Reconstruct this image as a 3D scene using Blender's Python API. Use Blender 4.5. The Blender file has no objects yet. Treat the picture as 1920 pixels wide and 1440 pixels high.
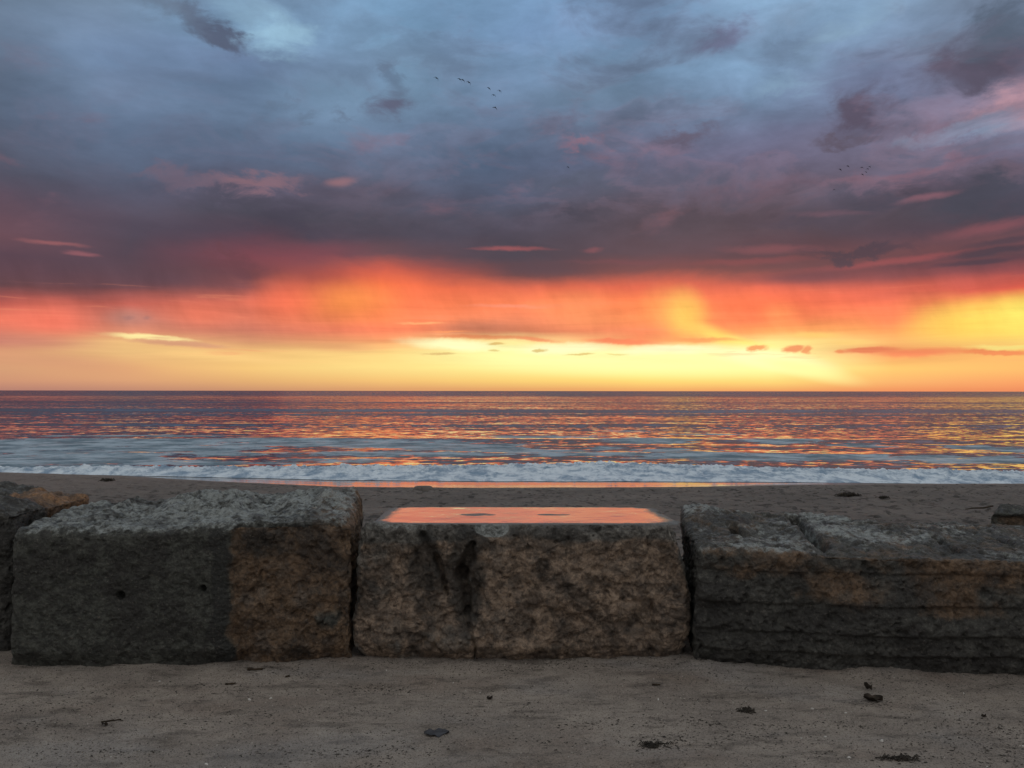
import bpy, math, random
import numpy as np
R = math.radians
rng = np.random.default_rng(7)
random.seed(7)
scene = bpy.context.scene
col = scene.collection

# ------------------------------------------------------------------ camera
F = 1507.0                       # focal length in photo pixels (1920 wide)
HZ = 733.0                       # photo row of the horizon
cam_d = bpy.data.cameras.new('camera')
cam = bpy.data.objects.new('camera', cam_d); col.objects.link(cam)
cam_d.sensor_width = 36; cam_d.lens = 36*F/1920
cam_d.clip_start = 0.05; cam_d.clip_end = 90000
cam.location = (0, 0, 1.5)
cam.rotation_mode = 'XYZ'
from mathutils import Matrix
cam.matrix_world = (Matrix.Translation((0, 0, 1.5)) @ Matrix.Rotation(R(90+0.494), 4, 'X')
                    @ Matrix.Rotation(R(0.07), 4, 'Z'))
scene.camera = cam
scene.view_settings.view_transform = 'Standard'
scene.view_settings.look = 'None'
scene.view_settings.gamma = 1
scene.view_settings.use_curve_mapping = False
scene.view_settings.exposure = 0
scene.render.engine = 'CYCLES'
scene.cycles.max_bounces = 6

def lin(c):
    out = []
    for v in c[:3]:
        v = v/255.0
        out.append(v/12.92 if v <= 0.04045 else ((v+0.055)/1.055)**2.4)
    return out

# ------------------------------------------------------------ node helpers
class NT:
    def __init__(s, tree):
        s.t = tree; s.n = tree.nodes; s.l = tree.links
    def put(s, node, sock, v):
        if v is None: return
        i = node.inputs[sock]
        if isinstance(v, bpy.types.NodeSocket): s.l.new(v, i)
        elif isinstance(v, (tuple, list)) and len(i.default_value) == 4 and len(v) == 3:
            i.default_value = (*v, 1)
        else: i.default_value = v
    def m(s, op, a, b=None, c=None, clamp=False):
        n = s.n.new('ShaderNodeMath'); n.operation = op; n.use_clamp = clamp
        s.put(n, 0, a); s.put(n, 1, b)
        if c is not None: s.put(n, 2, c)
        return n.outputs[0]
    def v(s, op, a, b=None, scale=None):
        n = s.n.new('ShaderNodeVectorMath'); n.operation = op
        s.put(n, 0, a); s.put(n, 1, b)
        if scale is not None: s.put(n, 'Scale', scale)
        return n.outputs['Value'] if op in ('LENGTH', 'DOT_PRODUCT') else n.outputs[0]
    def xyz(s, a):
        n = s.n.new('ShaderNodeSeparateXYZ'); s.put(n, 0, a); return n.outputs
    def comb(s, x=0., y=0., z=0.):
        n = s.n.new('ShaderNodeCombineXYZ'); s.put(n, 0, x); s.put(n, 1, y); s.put(n, 2, z); return n.outputs[0]
    def noise(s, vec, scale, detail=4., rough=.5, dist=0., out=0):
        n = s.n.new('ShaderNodeTexNoise'); s.put(n, 'Vector', vec); s.put(n, 'Scale', float(scale))
        s.put(n, 'Detail', float(detail)); s.put(n, 'Roughness', float(rough)); s.put(n, 'Distortion', float(dist))
        return n.outputs[out]
    def voro(s, vec, scale, feature='F1', out=0, rnd=1.):
        n = s.n.new('ShaderNodeTexVoronoi'); n.feature = feature; s.put(n, 'Vector', vec); s.put(n, 'Scale', float(scale))
        s.put(n, 'Randomness', rnd)
        return n.outputs[out]
    def rng(s, v, a, b, c=0., d=1., kind='SMOOTHSTEP'):
        n = s.n.new('ShaderNodeMapRange'); n.interpolation_type = kind; n.clamp = True
        for i, q in enumerate((v, a, b, c, d)): s.put(n, i, q)
        return n.outputs[0]
    def mix(s, f, a, b, mode='MIX'):
        n = s.n.new('ShaderNodeMix'); n.data_type = 'RGBA'; n.blend_type = mode; n.clamp_factor = True
        s.put(n, 0, f); s.put(n, 6, a); s.put(n, 7, b); return n.outputs[2]
    def mapping(s, vec, loc=(0, 0, 0), rot=(0, 0, 0), sc=(1, 1, 1), kind='POINT'):
        n = s.n.new('ShaderNodeMapping'); n.vector_type = kind
        s.put(n, 0, vec); s.put(n, 1, loc); s.put(n, 2, rot); s.put(n, 3, sc); return n.outputs[0]
    def ramp(s, f, stops, interp='LINEAR'):
        n = s.n.new('ShaderNodeValToRGB'); r = n.color_ramp; r.interpolation = interp
        e = r.elements
        e[0].position = stops[0][0]; e[0].color = (*stops[0][1], 1)
        e[1].position = stops[-1][0]; e[1].color = (*stops[-1][1], 1)
        for p, c in stops[1:-1]:
            q = e.new(p); q.color = (*c, 1)
        s.put(n, 0, f); return n.outputs[0]

# --------------------------------------------------------------- the sky
SUN_AZ, SUN_EL = 14.0, 2.5        # the sun stands behind the bright cloud gap, right of centre
world = bpy.data.worlds.new('World'); scene.world = world; world.use_nodes = True
wt = world.node_tree; wt.nodes.clear(); w = NT(wt)
tc = wt.nodes.new('ShaderNodeTexCoord'); D = tc.outputs['Generated']
dx, dy, dz = w.xyz(D)
AZ = w.m('ARCTAN2', dx, dy)
horiz = w.m('SQRT', w.m('ADD', w.m('MULTIPLY', dx, dx), w.m('MULTIPLY', dy, dy)))
T = w.m('DIVIDE', dz, w.m('MAXIMUM', horiz, 0.001))
T0 = w.m('MAXIMUM', T, 0.0005)
# noise fields that live on the direction sphere, flattened towards the horizon like cloud layers
Dn = w.comb(dx, dy, w.m('MULTIPLY', dz, 2.6))
Dn_hi = w.comb(w.m('MULTIPLY', dx, 1.0), dy, w.m('MULTIPLY', dz, 2.8))
nA = w.noise(Dn, 2.6, 6, .56, .3, out=1)
nB = w.noise(Dn_hi, 6.5, 7, .58, .25, out=1)
def rgbc(c):
    n = wt.nodes.new('ShaderNodeSeparateColor'); w.put(n, 0, c); return [w.m('SUBTRACT', q, .5) for q in n.outputs]
ax, ay, az_ = rgbc(nA); bx_, by_, bz_ = rgbc(nB)
up = w.rng(T, .06, .30)                       # ragged high clouds, smooth veils near the horizon
mid = w.rng(T, .05, .16)
wa = w.m('ADD', .03, w.m('MULTIPLY', up, .22)); wb = w.m('ADD', .010, w.m('MULTIPLY', up, .05))
az1 = w.m('ADD', AZ, w.m('ADD', w.m('MULTIPLY', ax, wa), w.m('MULTIPLY', bx_, wb)))
wt1 = w.m('ADD', .003, w.m('MULTIPLY', up, .09)); wt2 = w.m('ADD', .004, w.m('MULTIPLY', mid, .03))
t1 = w.m('ADD', T0, w.m('ADD', w.m('MULTIPLY', ay, wt1), w.m('MULTIPLY', by_, wt2)))
t1 = w.m('MAXIMUM', t1, .0003)
S = w.m('DIVIDE', t1, w.m('ADD', t1, .35))
rows = [0, 60, 120, 180, 240, 300, 360, 400, 440, 480, 510, 540, 570, 600, 620, 640, 660, 690, 715, 731]
cols_ = {
 0:   [(104,122,140),(102,120,138),(98,112,130),(92,106,125),(86,95,112),(84,84,98),(92,78,90),(105,80,92),(108,78,88),(92,70,82),(96,70,80),(100,70,76),(185,92,84),(240,125,100),(222,128,106),(208,135,115),(222,160,120),(215,160,120),(208,150,118),(186,132,115)],
 240: [(110,130,150),(112,132,155),(110,132,158),(108,128,152),(98,115,138),(88,100,120),(86,86,102),(88,80,95),(84,74,88),(86,70,82),(92,70,80),(108,72,78),(190,98,86),(195,125,108),(220,140,112),(238,190,128),(236,190,128),(232,175,122),(220,162,120),(195,140,115)],
 480: [(122,152,178),(125,158,186),(115,138,168),(108,130,156),(102,122,145),(92,108,130),(92,86,102),(80,77,91),(84,68,82),(125,72,82),(112,70,76),(130,78,80),(218,112,90),(218,120,95),(206,122,100),(216,150,112),(238,190,122),(248,202,126),(228,175,116),(206,150,112)],
 720: [(118,152,180),(120,155,182),(118,148,172),(108,135,157),(102,122,145),(90,108,130),(90,86,100),(78,76,90),(80,74,88),(108,78,86),(205,95,78),(246,114,74),(255,126,84),(255,138,90),(250,132,94),(245,160,108),(255,215,135),(255,225,140),(246,196,120),(222,162,110)],
 960: [(118,150,180),(118,148,180),(116,144,172),(112,136,162),(100,118,142),(85,102,125),(84,92,112),(80,82,100),(82,79,96),(82,75,89),(115,76,80),(224,108,82),(255,134,90),(244,140,102),(216,128,96),(255,236,158),(255,255,172),(255,244,152),(250,208,120),(228,164,106)],
 1200:[(118,148,178),(115,142,170),(112,142,168),(108,132,156),(105,117,140),(95,100,122),(88,88,105),(86,80,95),(90,80,94),(98,78,90),(128,80,84),(222,102,80),(255,132,84),(255,148,94),(250,140,98),(250,146,100),(255,255,180),(255,255,152),(255,218,122),(238,172,106)],
 1440:[(125,155,180),(120,145,170),(122,152,178),(118,142,168),(110,115,140),(104,102,124),(96,88,102),(88,78,92),(90,77,90),(96,72,85),(120,78,84),(222,102,84),(255,118,84),(255,132,90),(255,165,98),(255,236,148),(255,250,165),(255,255,160),(252,214,122),(238,164,102)],
 1680:[(132,162,188),(128,152,178),(116,126,152),(108,116,140),(102,100,118),(108,103,122),(94,82,96),(82,76,90),(86,73,88),(116,77,85),(108,71,81),(150,80,82),(236,112,86),(250,148,94),(250,165,98),(250,186,112),(246,156,102),(253,204,116),(250,182,112),(240,150,98)],
 1920:[(110,125,145),(102,112,128),(104,98,114),(160,140,158),(125,140,165),(110,105,125),(82,78,93),(77,73,88),(125,84,92),(94,69,80),(155,79,82),(232,98,80),(250,185,90),(255,222,108),(255,214,104),(255,214,118),(250,188,110),(254,192,112),(250,164,104),(238,142,96)],
}
zen = lin((202, 200, 198)); top = lin((150, 164, 178))
def t_of(px, py):
    a = math.atan((px-960)/F); return a, (HZ-py)/F*math.cos(a)
prev = None; prev_a = None
for px, cs in cols_.items():
    st = []
    for py, c in zip(rows, cs):
        a, t = t_of(px, py); l3 = lin(c)
        if py <= 360: l3[2] *= 1.07; l3[1] *= 1.01
        st.append((t/(t+.35), l3))
    st.sort()
    st.append((.70, top)); st.append((1.0, zen))
    rc = w.ramp(S, st)
    if prev is None: prev = rc
    else: prev = w.mix(w.rng(az1, prev_a, a, kind='LINEAR'), prev, rc)
    prev_a = a
SKY = prev
# soft tone modulation of the cloud deck
mod = w.m('MULTIPLY', up, w.m('ADD', w.m('MULTIPLY', az_, .5), w.m('MULTIPLY', bz_, .8)))
def modulate(c, m_):
    c = w.mix(w.m('MULTIPLY', m_, -1., clamp=True), c, (0, 0, 0))
    return w.mix(w.m('MULTIPLY', m_, 1., clamp=True), c, (2, 2, 2), 'MULTIPLY')
SKY = modulate(SKY, mod)
pk = w.m('MULTIPLY', w.rng(by_, .06, .22), w.m('MULTIPLY', w.rng(T, .14, .22), w.rng(T, .42, .25)))
SKY = w.mix(w.m('MULTIPLY', pk, .45), SKY, lin((140, 96, 106)))

# individual cloud pieces, placed by azimuth and elevation: (px, py, half sizes, tilt, colour, strength, inner edge, raggedness)
cx_, cy_, cz_ = rgbc(w.noise(w.comb(dx, dy, w.m('MULTIPLY', dz, 1.9)), 19, 7, .62, .35, out=1))
ragA = (w.m('ADD', AZ, w.m('ADD', w.m('MULTIPLY', cx_, .10), w.m('MULTIPLY', bx_, .09))),
              w.m('ADD', T, w.m('ADD', w.m('MULTIPLY', cy_, .07), w.m('MULTIPLY', by_, .055))))
ragS = (w.m('ADD', AZ, w.m('ADD', w.m('MULTIPLY', bx_, .02), w.m('MULTIPLY', cx_, .035))),
              w.m('ADD', T, w.m('ADD', w.m('MULTIPLY', by_, .008), w.m('MULTIPLY', cy_, .012))))
smo = (w.m('ADD', AZ, w.m('MULTIPLY', ax, .02)), w.m('ADD', T, w.m('MULTIPLY', ay, .006)))
KIND = {'R': ragA, 'S': ragS, 'M': smo}
def blob(px, py, sx, sy, rot, c, st, inner=.1, kind='R'):
    global SKY
    a, t = t_of(px, py)
    ca, sa = math.cos(R(rot)), math.sin(R(rot)); A_, T_ = KIND[kind]; sx, sy = sx/F, sy/F
    if rot == 0:
        u = w.m('MULTIPLY_ADD', A_, 1/sx, -a/sx); v = w.m('MULTIPLY_ADD', T_, 1/sy, -t/sy)
    else:
        u = w.m('MULTIPLY_ADD', A_, ca/sx, w.m('MULTIPLY_ADD', T_, -sa/sx, (-a*ca+t*sa)/sx))
        v = w.m('MULTIPLY_ADD', A_, sa/sy, w.m('MULTIPLY_ADD', T_, ca/sy, (-a*sa-t*ca)/sy))
    r = w.m('SQRT', w.m('MULTIPLY_ADD', u, u, w.m('MULTIPLY', v, v)))
    if kind == 'R' and st >= .7: inner = max(inner, .12)
    f = w.rng(r, inner, 1.0, st, 0.)
    SKY = w.mix(f, SKY, lin(c))
BL = [
 # upper left
 (520, 62, 85, 62, 10, (158,198,222), .85, 0, 'R'), (470, 8, 90, 40, 0, (138,172,198), .7, 0, 'R'),
 (428, 64, 70, 34, 18, (84,94,116), .95, .35, 'R'), (365, 40, 62, 34, 28, (92,104,126), .75, .1, 'R'), (320, 15, 70, 40, 20, (100,114,134), .6, .1, 'R'),
 (620, 190, 180, 90, 0, (122,152,178), .35, 0, 'M'),
 (728, 188, 68, 44, 5, (90,90,112), .85, .15, 'R'), (728, 135, 32, 44, -30, (94,112,136), .7, .1, 'R'),
 (625, 208, 34, 14, 0, (94,108,130), .6, 0, 'R'), (540, 212, 45, 12, 0, (96,112,134), .5, 0, 'R'),
 (480, 352, 130, 24, -6, (142,108,118), .75, .1, 'R'), (350, 345, 100, 20, 0, (118,98,112), .5, .1, 'R'), (640, 343, 40, 14, -10, (158,116,122), .75, .1, 'S'),
 (470, 385, 160, 22, 0, (74,72,86), .6, .1, 'R'), (100, 457, 70, 6, 3, (156,98,102), .8, .1, 'S'), (152, 478, 38, 6, 2, (152,96,104), .8, .1, 'S'),
 (300, 425, 260, 30, 0, (80,72,88), .4, 0, 'M'), (540, 425, 110, 24, 8, (72,68,84), .6, 0, 'R'), (580, 475, 150, 30, -6, (138,74,84), .45, 0, 'M'),
 (440, 500, 90, 22, 0, (108,68,76), .7, 0, 'R'), (290, 520, 120, 26, 0, (94,70,80), .7, 0, 'M'),
 # upper middle
 (1090, 262, 70, 16, 4, (142,106,122), .75, .1, 'R'), (1050, 240, 90, 24, 0, (92,98,120), .6, 0, 'R'),
 (1275, 256, 100, 20, -3, (98,88,106), .75, .1, 'R'), (1230, 280, 110, 18, 0, (124,104,124), .6, 0, 'R'),
 (1350, 65, 80, 38, -8, (104,108,138), .75, 0, 'R'), (1500, 92, 100, 44, -10, (104,124,150), .7, 0, 'R'), (1490, 30, 70, 22, 0, (130,150,176), .4, 0, 'R'),
 (1100, 190, 200, 60, 0, (104,128,152), .45, 0, 'R'), (1480, 160, 110, 26, -6, (134,164,190), .6, 0, 'R'), (1600, 60, 110, 36, -20, (140,170,194), .6, 0, 'R'),
 (1090, 340, 160, 40, 0, (82,90,108), .6, 0, 'R'), (1055, 405, 110, 22, 0, (70,70,86), .7, .1, 'R'), (1320, 345, 150, 40, 0, (96,98,120), .5, 0, 'R'),
 (1430, 360, 180, 24, 0, (112,88,104), .5, 0, 'R'),
 # upper right
 (1612, 208, 85, 58, 0, (84,76,94), .92, .25, 'R'), (1600, 150, 80, 50, 0, (104,112,140), .6, 0, 'R'), (1590, 264, 66, 15, 0, (90,82,98), .8, .1, 'R'),
 (1850, 112, 130, 58, -6, (88,82,100), .92, .25, 'R'), (1890, 45, 80, 58, -15, (84,96,114), .9, .25, 'R'), (1760, 90, 80, 40, 0, (112,128,152), .6, 0, 'R'),
 (1895, 190, 90, 46, 0, (186,146,158), .85, .1, 'R'), (1770, 190, 120, 34, -5, (138,130,156), .6, 0, 'R'), (1800, 236, 130, 24, -6, (136,152,178), .7, .1, 'R'),
 (1780, 285, 150, 24, -4, (100,98,118), .6, .1, 'R'), (1700, 330, 170, 20, -4, (128,98,114), .7, .1, 'R'),
 (1640, 380, 110, 34, 0, (76,72,88), .9, .3, 'R'), (1840, 370, 130, 50, -6, (74,76,92), .9, .3, 'R'), (1740, 368, 70, 9, -6, (140,98,112), .8, .1, 'S'), (1900, 330, 60, 20, 0, (120,100,116), .5, 0, 'R'),
 (1560, 400, 90, 8, 4, (128,92,106), .6, .1, 'S'), (1500, 420, 160, 30, 0, (78,72,90), .5, 0, 'R'),
 # the lit streaks under the deck
 (960, 467, 105, 6, 1, (164,92,98), .85, .1, 'S'), (1110, 468, 26, 8, 0, (142,88,98), .7, .1, 'S'), (1180, 490, 170, 8, 0, (128,80,90), .6, 0, 'S'),
 (1450, 466, 130, 12, 3, (138,86,96), .75, .1, 'S'), (1400, 490, 170, 10, 0, (142,80,88), .7, .1, 'S'), (1700, 487, 260, 9, -3, (158,84,90), .8, .1, 'S'), (1860, 425, 110, 14, -8, (142,88,98), .8, .1, 'S'),
 (1860, 470, 120, 9, -4, (76,66,80), .9, .3, 'S'), (1830, 491, 100, 7, -2, (82,64,78), .9, .2, 'S'), (1600, 470, 130, 16, 0, (74,66,82), .75, .2, 'R'), (1900, 448, 90, 9, -5, (84,70,84), .8, .2, 'S'),
 (1520, 520, 170, 20, 0, (106,70,82), .75, .1, 'M'), (1030, 505, 140, 18, 0, (92,74,86), .6, .1, 'M'),
 # glowing rain curtains
 (660, 565, 130, 52, -3, (255,148,80), .9, 0, 'M'), (540, 560, 90, 55, 0, (250,116,82), .6, 0, 'M'), (100, 600, 110, 46, 0, (248,122,98), .8, 0, 'M'), (380, 592, 90, 34, 0, (240,122,94), .6, 0, 'M'),
 (245, 595, 50, 22, 0, (180,124,112), .75, 0, 'M'), (238, 597, 16, 6, 0, (160,112,106), .7, 0, 'S'), (275, 596, 12, 7, 0, (160,112,106), .7, 0, 'S'),
 (890, 614, 115, 20, 0, (206,126,98), .8, .1, 'S'), (950, 574, 100, 6, 0, (252,150,120), .7, .1, 'S'), (900, 632, 150, 6, 0, (225,122,82), .7, .2, 'S'), (790, 606, 60, 4, -2, (255,180,120), .7, .1, 'S'), (840, 622, 60, 3, 0, (255,160,100), .7, .1, 'S'),
 (1080, 580, 90, 50, 0, (255,158,104), .5, 0, 'M'),
 (1420, 575, 110, 40, 10, (255,122,84), .7, 0, 'M'), (1460, 592, 50, 36, 0, (255,160,96), .5, 0, 'M'), (1270, 585, 90, 60, 20, (255,190,100), .6, 0, 'M'), (1285, 590, 52, 66, -14, (255,208,100), .75, 0, 'M'), (1345, 630, 95, 24, 22, (255,226,112), .8, 0, 'M'), (1400, 643, 60, 13, 12, (255,236,130), .9, .1, 'S'),
 (1835, 600, 140, 48, -4, (255,214,96), .85, .05, 'M'), (1915, 590, 60, 46, 0, (255,238,112), .8, 0, 'M'), (1670, 592, 60, 40, 0, (255,130,92), .6, 0, 'M'), (1650, 545, 250, 22, -3, (240,108,84), .45, 0, 'M'),
 # bright gap above the sea
 (1180, 678, 460, 38, 1, (255,255,178), .85, .15, 'M'), (1060, 652, 130, 15, -1, (255,255,200), .9, .25, 'S'), (1250, 656, 130, 13, 0, (255,255,205), .85, .2, 'S'), (860, 648, 130, 15, 3, (255,255,196), .95, .25, 'S'), (1440, 672, 150, 26, 10, (255,255,200), .9, .1, 'M'), (1500, 690, 130, 22, 14, (255,255,168), .85, .1, 'M'),
 (1160, 640, 90, 7, 3, (252,136,98), .9, .3, 'S'), (1000, 636, 70, 5, 3, (238,136,96), .8, .2, 'S'), (1310, 637, 110, 7, 2, (254,160,100), .8, .2, 'S'),
 (1530, 626, 60, 9, 0, (255,206,116), .8, .1, 'S'), (1600, 640, 50, 8, 0, (255,212,126), .7, .1, 'S'), (1880, 650, 70, 7, 0, (255,238,140), .8, .1, 'S'),
 (275, 632, 90, 8, 3, (255,236,164), .95, .3, 'S'), (330, 644, 105, 7, 2, (214,156,122), .9, .3, 'S'), (300, 634, 30, 4, 0, (226,170,130), .6, 0, 'S'), (60, 640, 120, 20, 0, (205,130,112), .6, 0, 'M'), (640, 652, 110, 14, 3, (226,160,112), .6, 0, 'M'), (430, 670, 180, 14, 4, (252,208,134), .7, 0, 'M'), (120, 680, 190, 26, 5, (212,152,118), .6, 0, 'M'),
 # little scud clouds in front of it
 (930, 645, 26, 4, -2, (224,186,112), .9, .3, 'S'), (930, 658, 18, 3, 0, (224,196,122), .8, .2, 'S'), (1017, 655, 18, 4, -3, (220,190,120), .9, .3, 'S'), (1085, 664, 36, 3, 0, (228,196,120), .85, .2, 'S'), (825, 664, 44, 3.6, -2, (224,184,118), .8, .2, 'S'), (1160, 664, 30, 2.5, 0, (240,214,132), .7, .2, 'S'),
 (1422, 653, 22, 7, -6, (240,154,98), .9, .4, 'S'), (1490, 654, 26, 8, 0, (238,142,98), .9, .4, 'S'), (1518, 656, 10, 9, -30, (240,148,98), .85, .4, 'S'), (1568, 659, 10, 5, 0, (240,150,96), .85, .3, 'S'),
 (1625, 656, 66, 8, -3, (236,132,94), .95, .4, 'S'), (1720, 660, 110, 10, 0, (248,136,96), .8, .2, 'S'), (1865, 661, 70, 6, 2, (244,142,92), .9, .4, 'S'),
]
for b in BL: blob(*b)
# broken grey fragments with lit lower edges, mostly right of centre
frn = w.noise(w.comb(dx, dy, w.m('MULTIPLY', dz, 2.3)), 8.5, 8, .6, .5)
fra = w.m('MULTIPLY', w.rng(T, .17, .27), w.rng(AZ, -.45, .25, .25, 1.))
SKY = w.mix(w.m('MULTIPLY', w.m('MULTIPLY', w.rng(frn, .46, .55), w.rng(frn, .64, .56)), w.m('MULTIPLY', w.m('MULTIPLY', fra, w.rng(T, .40, .27, .25, 1.)), .20)), SKY, lin((150, 120, 138)))
SKY = w.mix(w.m('MULTIPLY', w.rng(frn, .50, .64), w.m('MULTIPLY', fra, .45)), SKY, lin((92, 96, 118)))
SKY = modulate(SKY, w.m('MULTIPLY', w.m('MULTIPLY', w.rng(T, .125, .16), w.rng(T, .27, .20)), w.rng(AZ, -.2, .2, -.06, -.16)))
# crisp small-scale billows over the whole deck
fine_ = w.m('MULTIPLY', w.rng(T, .12, .26), w.m('ADD', w.m('MULTIPLY', cz_, .55), w.m('MULTIPLY', bz_, .35)))
SKY = modulate(SKY, w.m('MULTIPLY', fine_, w.rng(AZ, -.5, .15, .45, 1.)))
# rain veils hanging in the glow, and thin streaks low down
veil = w.noise(w.comb(w.m('MULTIPLY', w.m('ADD', AZ, w.m('MULTIPLY', T, .35)), 15.), w.m('MULTIPLY', T, 7.), 0.), 1., 5, .62, .2)
SKY = modulate(SKY, w.m('MULTIPLY', w.m('MULTIPLY', w.m('SUBTRACT', veil, .5), .75), w.m('MULTIPLY', w.rng(T, .05, .08), w.rng(T, .16, .12))))
strk = w.noise(w.comb(w.m('MULTIPLY', AZ, 5.), w.m('MULTIPLY', T, 75.), 0.), 1., 6, .62, .5)
low_ = w.m('MULTIPLY', w.rng(T, .018, .05), w.rng(T, .135, .10))
SKY = modulate(SKY, w.m('MULTIPLY', w.m('MULTIPLY', w.m('SUBTRACT', strk, .5), .55), low_))
SKY = w.mix(w.m('MULTIPLY', w.m('MULTIPLY', w.rng(strk, .58, .68), .35), low_), SKY, lin((232, 140, 104)))
# unseen overcast overhead and east, made brighter and neutral to light the ground
east = w.ramp(S, [(0, lin((138,128,130))), (.25, lin((150,146,148))), (.6, lin((178,176,176))), (1, zen)])
east = modulate(east, w.m('MULTIPLY', az_, .7))
absaz = w.m('ABSOLUTE', AZ)
SKY = w.mix(w.rng(absaz, R(42), R(100)), SKY, east)
SKY = w.mix(w.rng(T, 1.0, 6.0), SKY, zen)
SKY = w.mix(w.rng(T, -.0005, -.03), SKY, lin((70, 64, 72)))
st = wt.nodes.new('ShaderNodeTexSky'); st.sky_type = 'NISHITA'; st.sun_disc = False
st.sun_elevation = R(SUN_EL); st.sun_rotation = R(SUN_AZ); st.dust_density = 2
bg1 = wt.nodes.new('ShaderNodeBackground'); w.put(bg1, 0, st.outputs[0]); w.put(bg1, 1, 0.0015)   # what little clear twilight comes through the deck
bg2 = wt.nodes.new('ShaderNodeBackground'); w.put(bg2, 0, SKY); w.put(bg2, 1, 1.0)
ad = wt.nodes.new('ShaderNodeAddShader'); wt.links.new(bg1.outputs[0], ad.inputs[0]); wt.links.new(bg2.outputs[0], ad.inputs[1])
wo = wt.nodes.new('ShaderNodeOutputWorld'); wt.links.new(ad.outputs[0], wo.inputs[0])
world.cycles.sampling_method = 'NONE'

sun_d = bpy.data.lights.new('sun', 'SUN'); sun = bpy.data.objects.new('sun', sun_d); col.objects.link(sun)
sun_d.energy = 0.05; sun_d.angle = R(60); sun_d.color = (1, .62, .34)     # veiled by the cloud
sun.rotation_euler = (R(90-SUN_EL-6), 0, R(180-SUN_AZ))

# ------------------------------------------------------------ numpy noise
def _hash(ix, iy, iz, s):
    h = (ix.astype(np.int64)*374761393 + iy.astype(np.int64)*668265263 + iz.astype(np.int64)*2147483647 + s*1274126177) & 0xffffffff
    h = ((h ^ (h >> 13))*1274126177) & 0xffffffff
    h = ((h ^ (h >> 16))*2246822519) & 0xffffffff
    return (h ^ (h >> 15)) & 0xffffffff
G = np.random.default_rng(3).normal(size=(256, 3)); G /= np.linalg.norm(G, axis=1)[:, None]
def perlin(p, s=0):
    i = np.floor(p); f = p-i; i = i.astype(np.int64)
    u = f*f*f*(f*(f*6-15)+10)
    out = 0
    for a in (0, 1):
        for b in (0, 1):
            for c in (0, 1):
                g = G[_hash(i[:, 0]+a, i[:, 1]+b, i[:, 2]+c, s) & 255]
                d = (g*(f-np.array([a, b, c]))).sum(1)
                wgt = (u[:, 0] if a else 1-u[:, 0])*(u[:, 1] if b else 1-u[:, 1])*(u[:, 2] if c else 1-u[:, 2])
                out = out+d*wgt
    return out*1.5
def fbm(p, sc, octv=4, s=0, gain=.5, ridge=False):
    a, out, f, tot = 1., 0., sc, 0.
    for k in range(octv):
        n = perlin(p*f+k*17.3, s+k)
        if ridge: n = 1-2*np.abs(n)-.4
        out = out+a*n; tot += a; a *= gain; f *= 2.07
    return out/tot
def cell(p, sc, s=0):
    """distance to nearest and second nearest feature point, and the id of the nearest"""
    q = p*sc; i = np.floor(q).astype(np.int64)
    d1 = np.full(len(p), 9.); d2 = d1.copy(); idn = np.zeros(len(p))
    for a in (-1, 0, 1):
        for b in (-1, 0, 1):
            for c in (-1, 0, 1):
                h = _hash(i[:, 0]+a, i[:, 1]+b, i[:, 2]+c, s)
                fp = np.stack([i[:, 0]+a+(h & 1023)/1023., i[:, 1]+b+((h >> 10) & 1023)/1023., i[:, 2]+c+((h >> 20) & 1023)/1023.], 1)
                d = np.sqrt(((q-fp)**2).sum(1))
                m = d < d1
                d2 = np.where(m, d1, np.minimum(d2, d)); idn = np.where(m, (h & 65535)/65535., idn); d1 = np.where(m, d, d1)
    return d1, d2, idn
def sm(x, a, b):
    t = np.clip((x-a)/(b-a), 0, 1); return t*t*(3-2*t)

# ------------------------------------------------------------ mesh helpers
def link_mesh(name, verts, faces, mat, parent=None, smooth=True, attrs=None):
    me = bpy.data.meshes.new(name)
    verts = np.asarray(verts, dtype=np.float32)
    if isinstance(faces, np.ndarray):
        k = faces.shape[1]; n = len(faces)
        me.vertices.add(len(verts)); me.vertices.foreach_set('co', verts.ravel())
        me.loops.add(n*k); me.loops.foreach_set('vertex_index', faces.astype(np.int32).ravel())
        me.polygons.add(n); me.polygons.foreach_set('loop_start', np.arange(0, n*k, k, dtype=np.int32))
        me.polygons.foreach_set('loop_total', np.full(n, k, dtype=np.int32))
    else:
        me.from_pydata([tuple(v) for v in verts.tolist()], [], faces)
    me.update(calc_edges=True); me.validate()
    if smooth: me.polygons.foreach_set('use_smooth', np.ones(len(me.polygons), dtype=bool))
    for k_, v_ in (attrs or {}).items():
        a = me.color_attributes.new(k_, 'FLOAT_COLOR', 'POINT')
        buf = np.ones((len(verts), 4), dtype=np.float32); buf[:, :3] = v_
        a.data.foreach_set('color', buf.ravel())
    me.materials.append(mat)
    o = bpy.data.objects.new(name, me); col.objects.link(o)
    if parent: o.parent = parent
    return o
def tag(o, label=None, cat=None, group=None, kind=None):
    for k, v in (('label', label), ('category', cat), ('group', group), ('kind', kind)):
        if v: o[k] = v
    return o
def grid(xs, ys):
    X, Y = np.meshgrid(xs, ys); nx, ny = len(xs), len(ys)
    i = np.arange(nx*ny).reshape(ny, nx)
    f = np.stack([i[:-1, :-1].ravel(), i[:-1, 1:].ravel(), i[1:, 1:].ravel(), i[1:, :-1].ravel()], 1)
    return X.ravel(), Y.ravel(), f
def new_mat(name):
    m = bpy.data.materials.new(name); m.use_nodes = True; m.node_tree.nodes.clear()
    n = NT(m.node_tree); o = n.n.new('ShaderNodeOutputMaterial')
    p = n.n.new('ShaderNodeBsdfPrincipled'); n.l.new(p.outputs[0], o.inputs[0])
    return m, n, p, o
def pos(n):
    g = n.n.new('ShaderNodeNewGeometry'); return g.outputs['Position']
def attr(n, name):
    a = n.n.new('ShaderNodeAttribute'); a.attribute_name = name; return a.outputs['Color']
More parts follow.
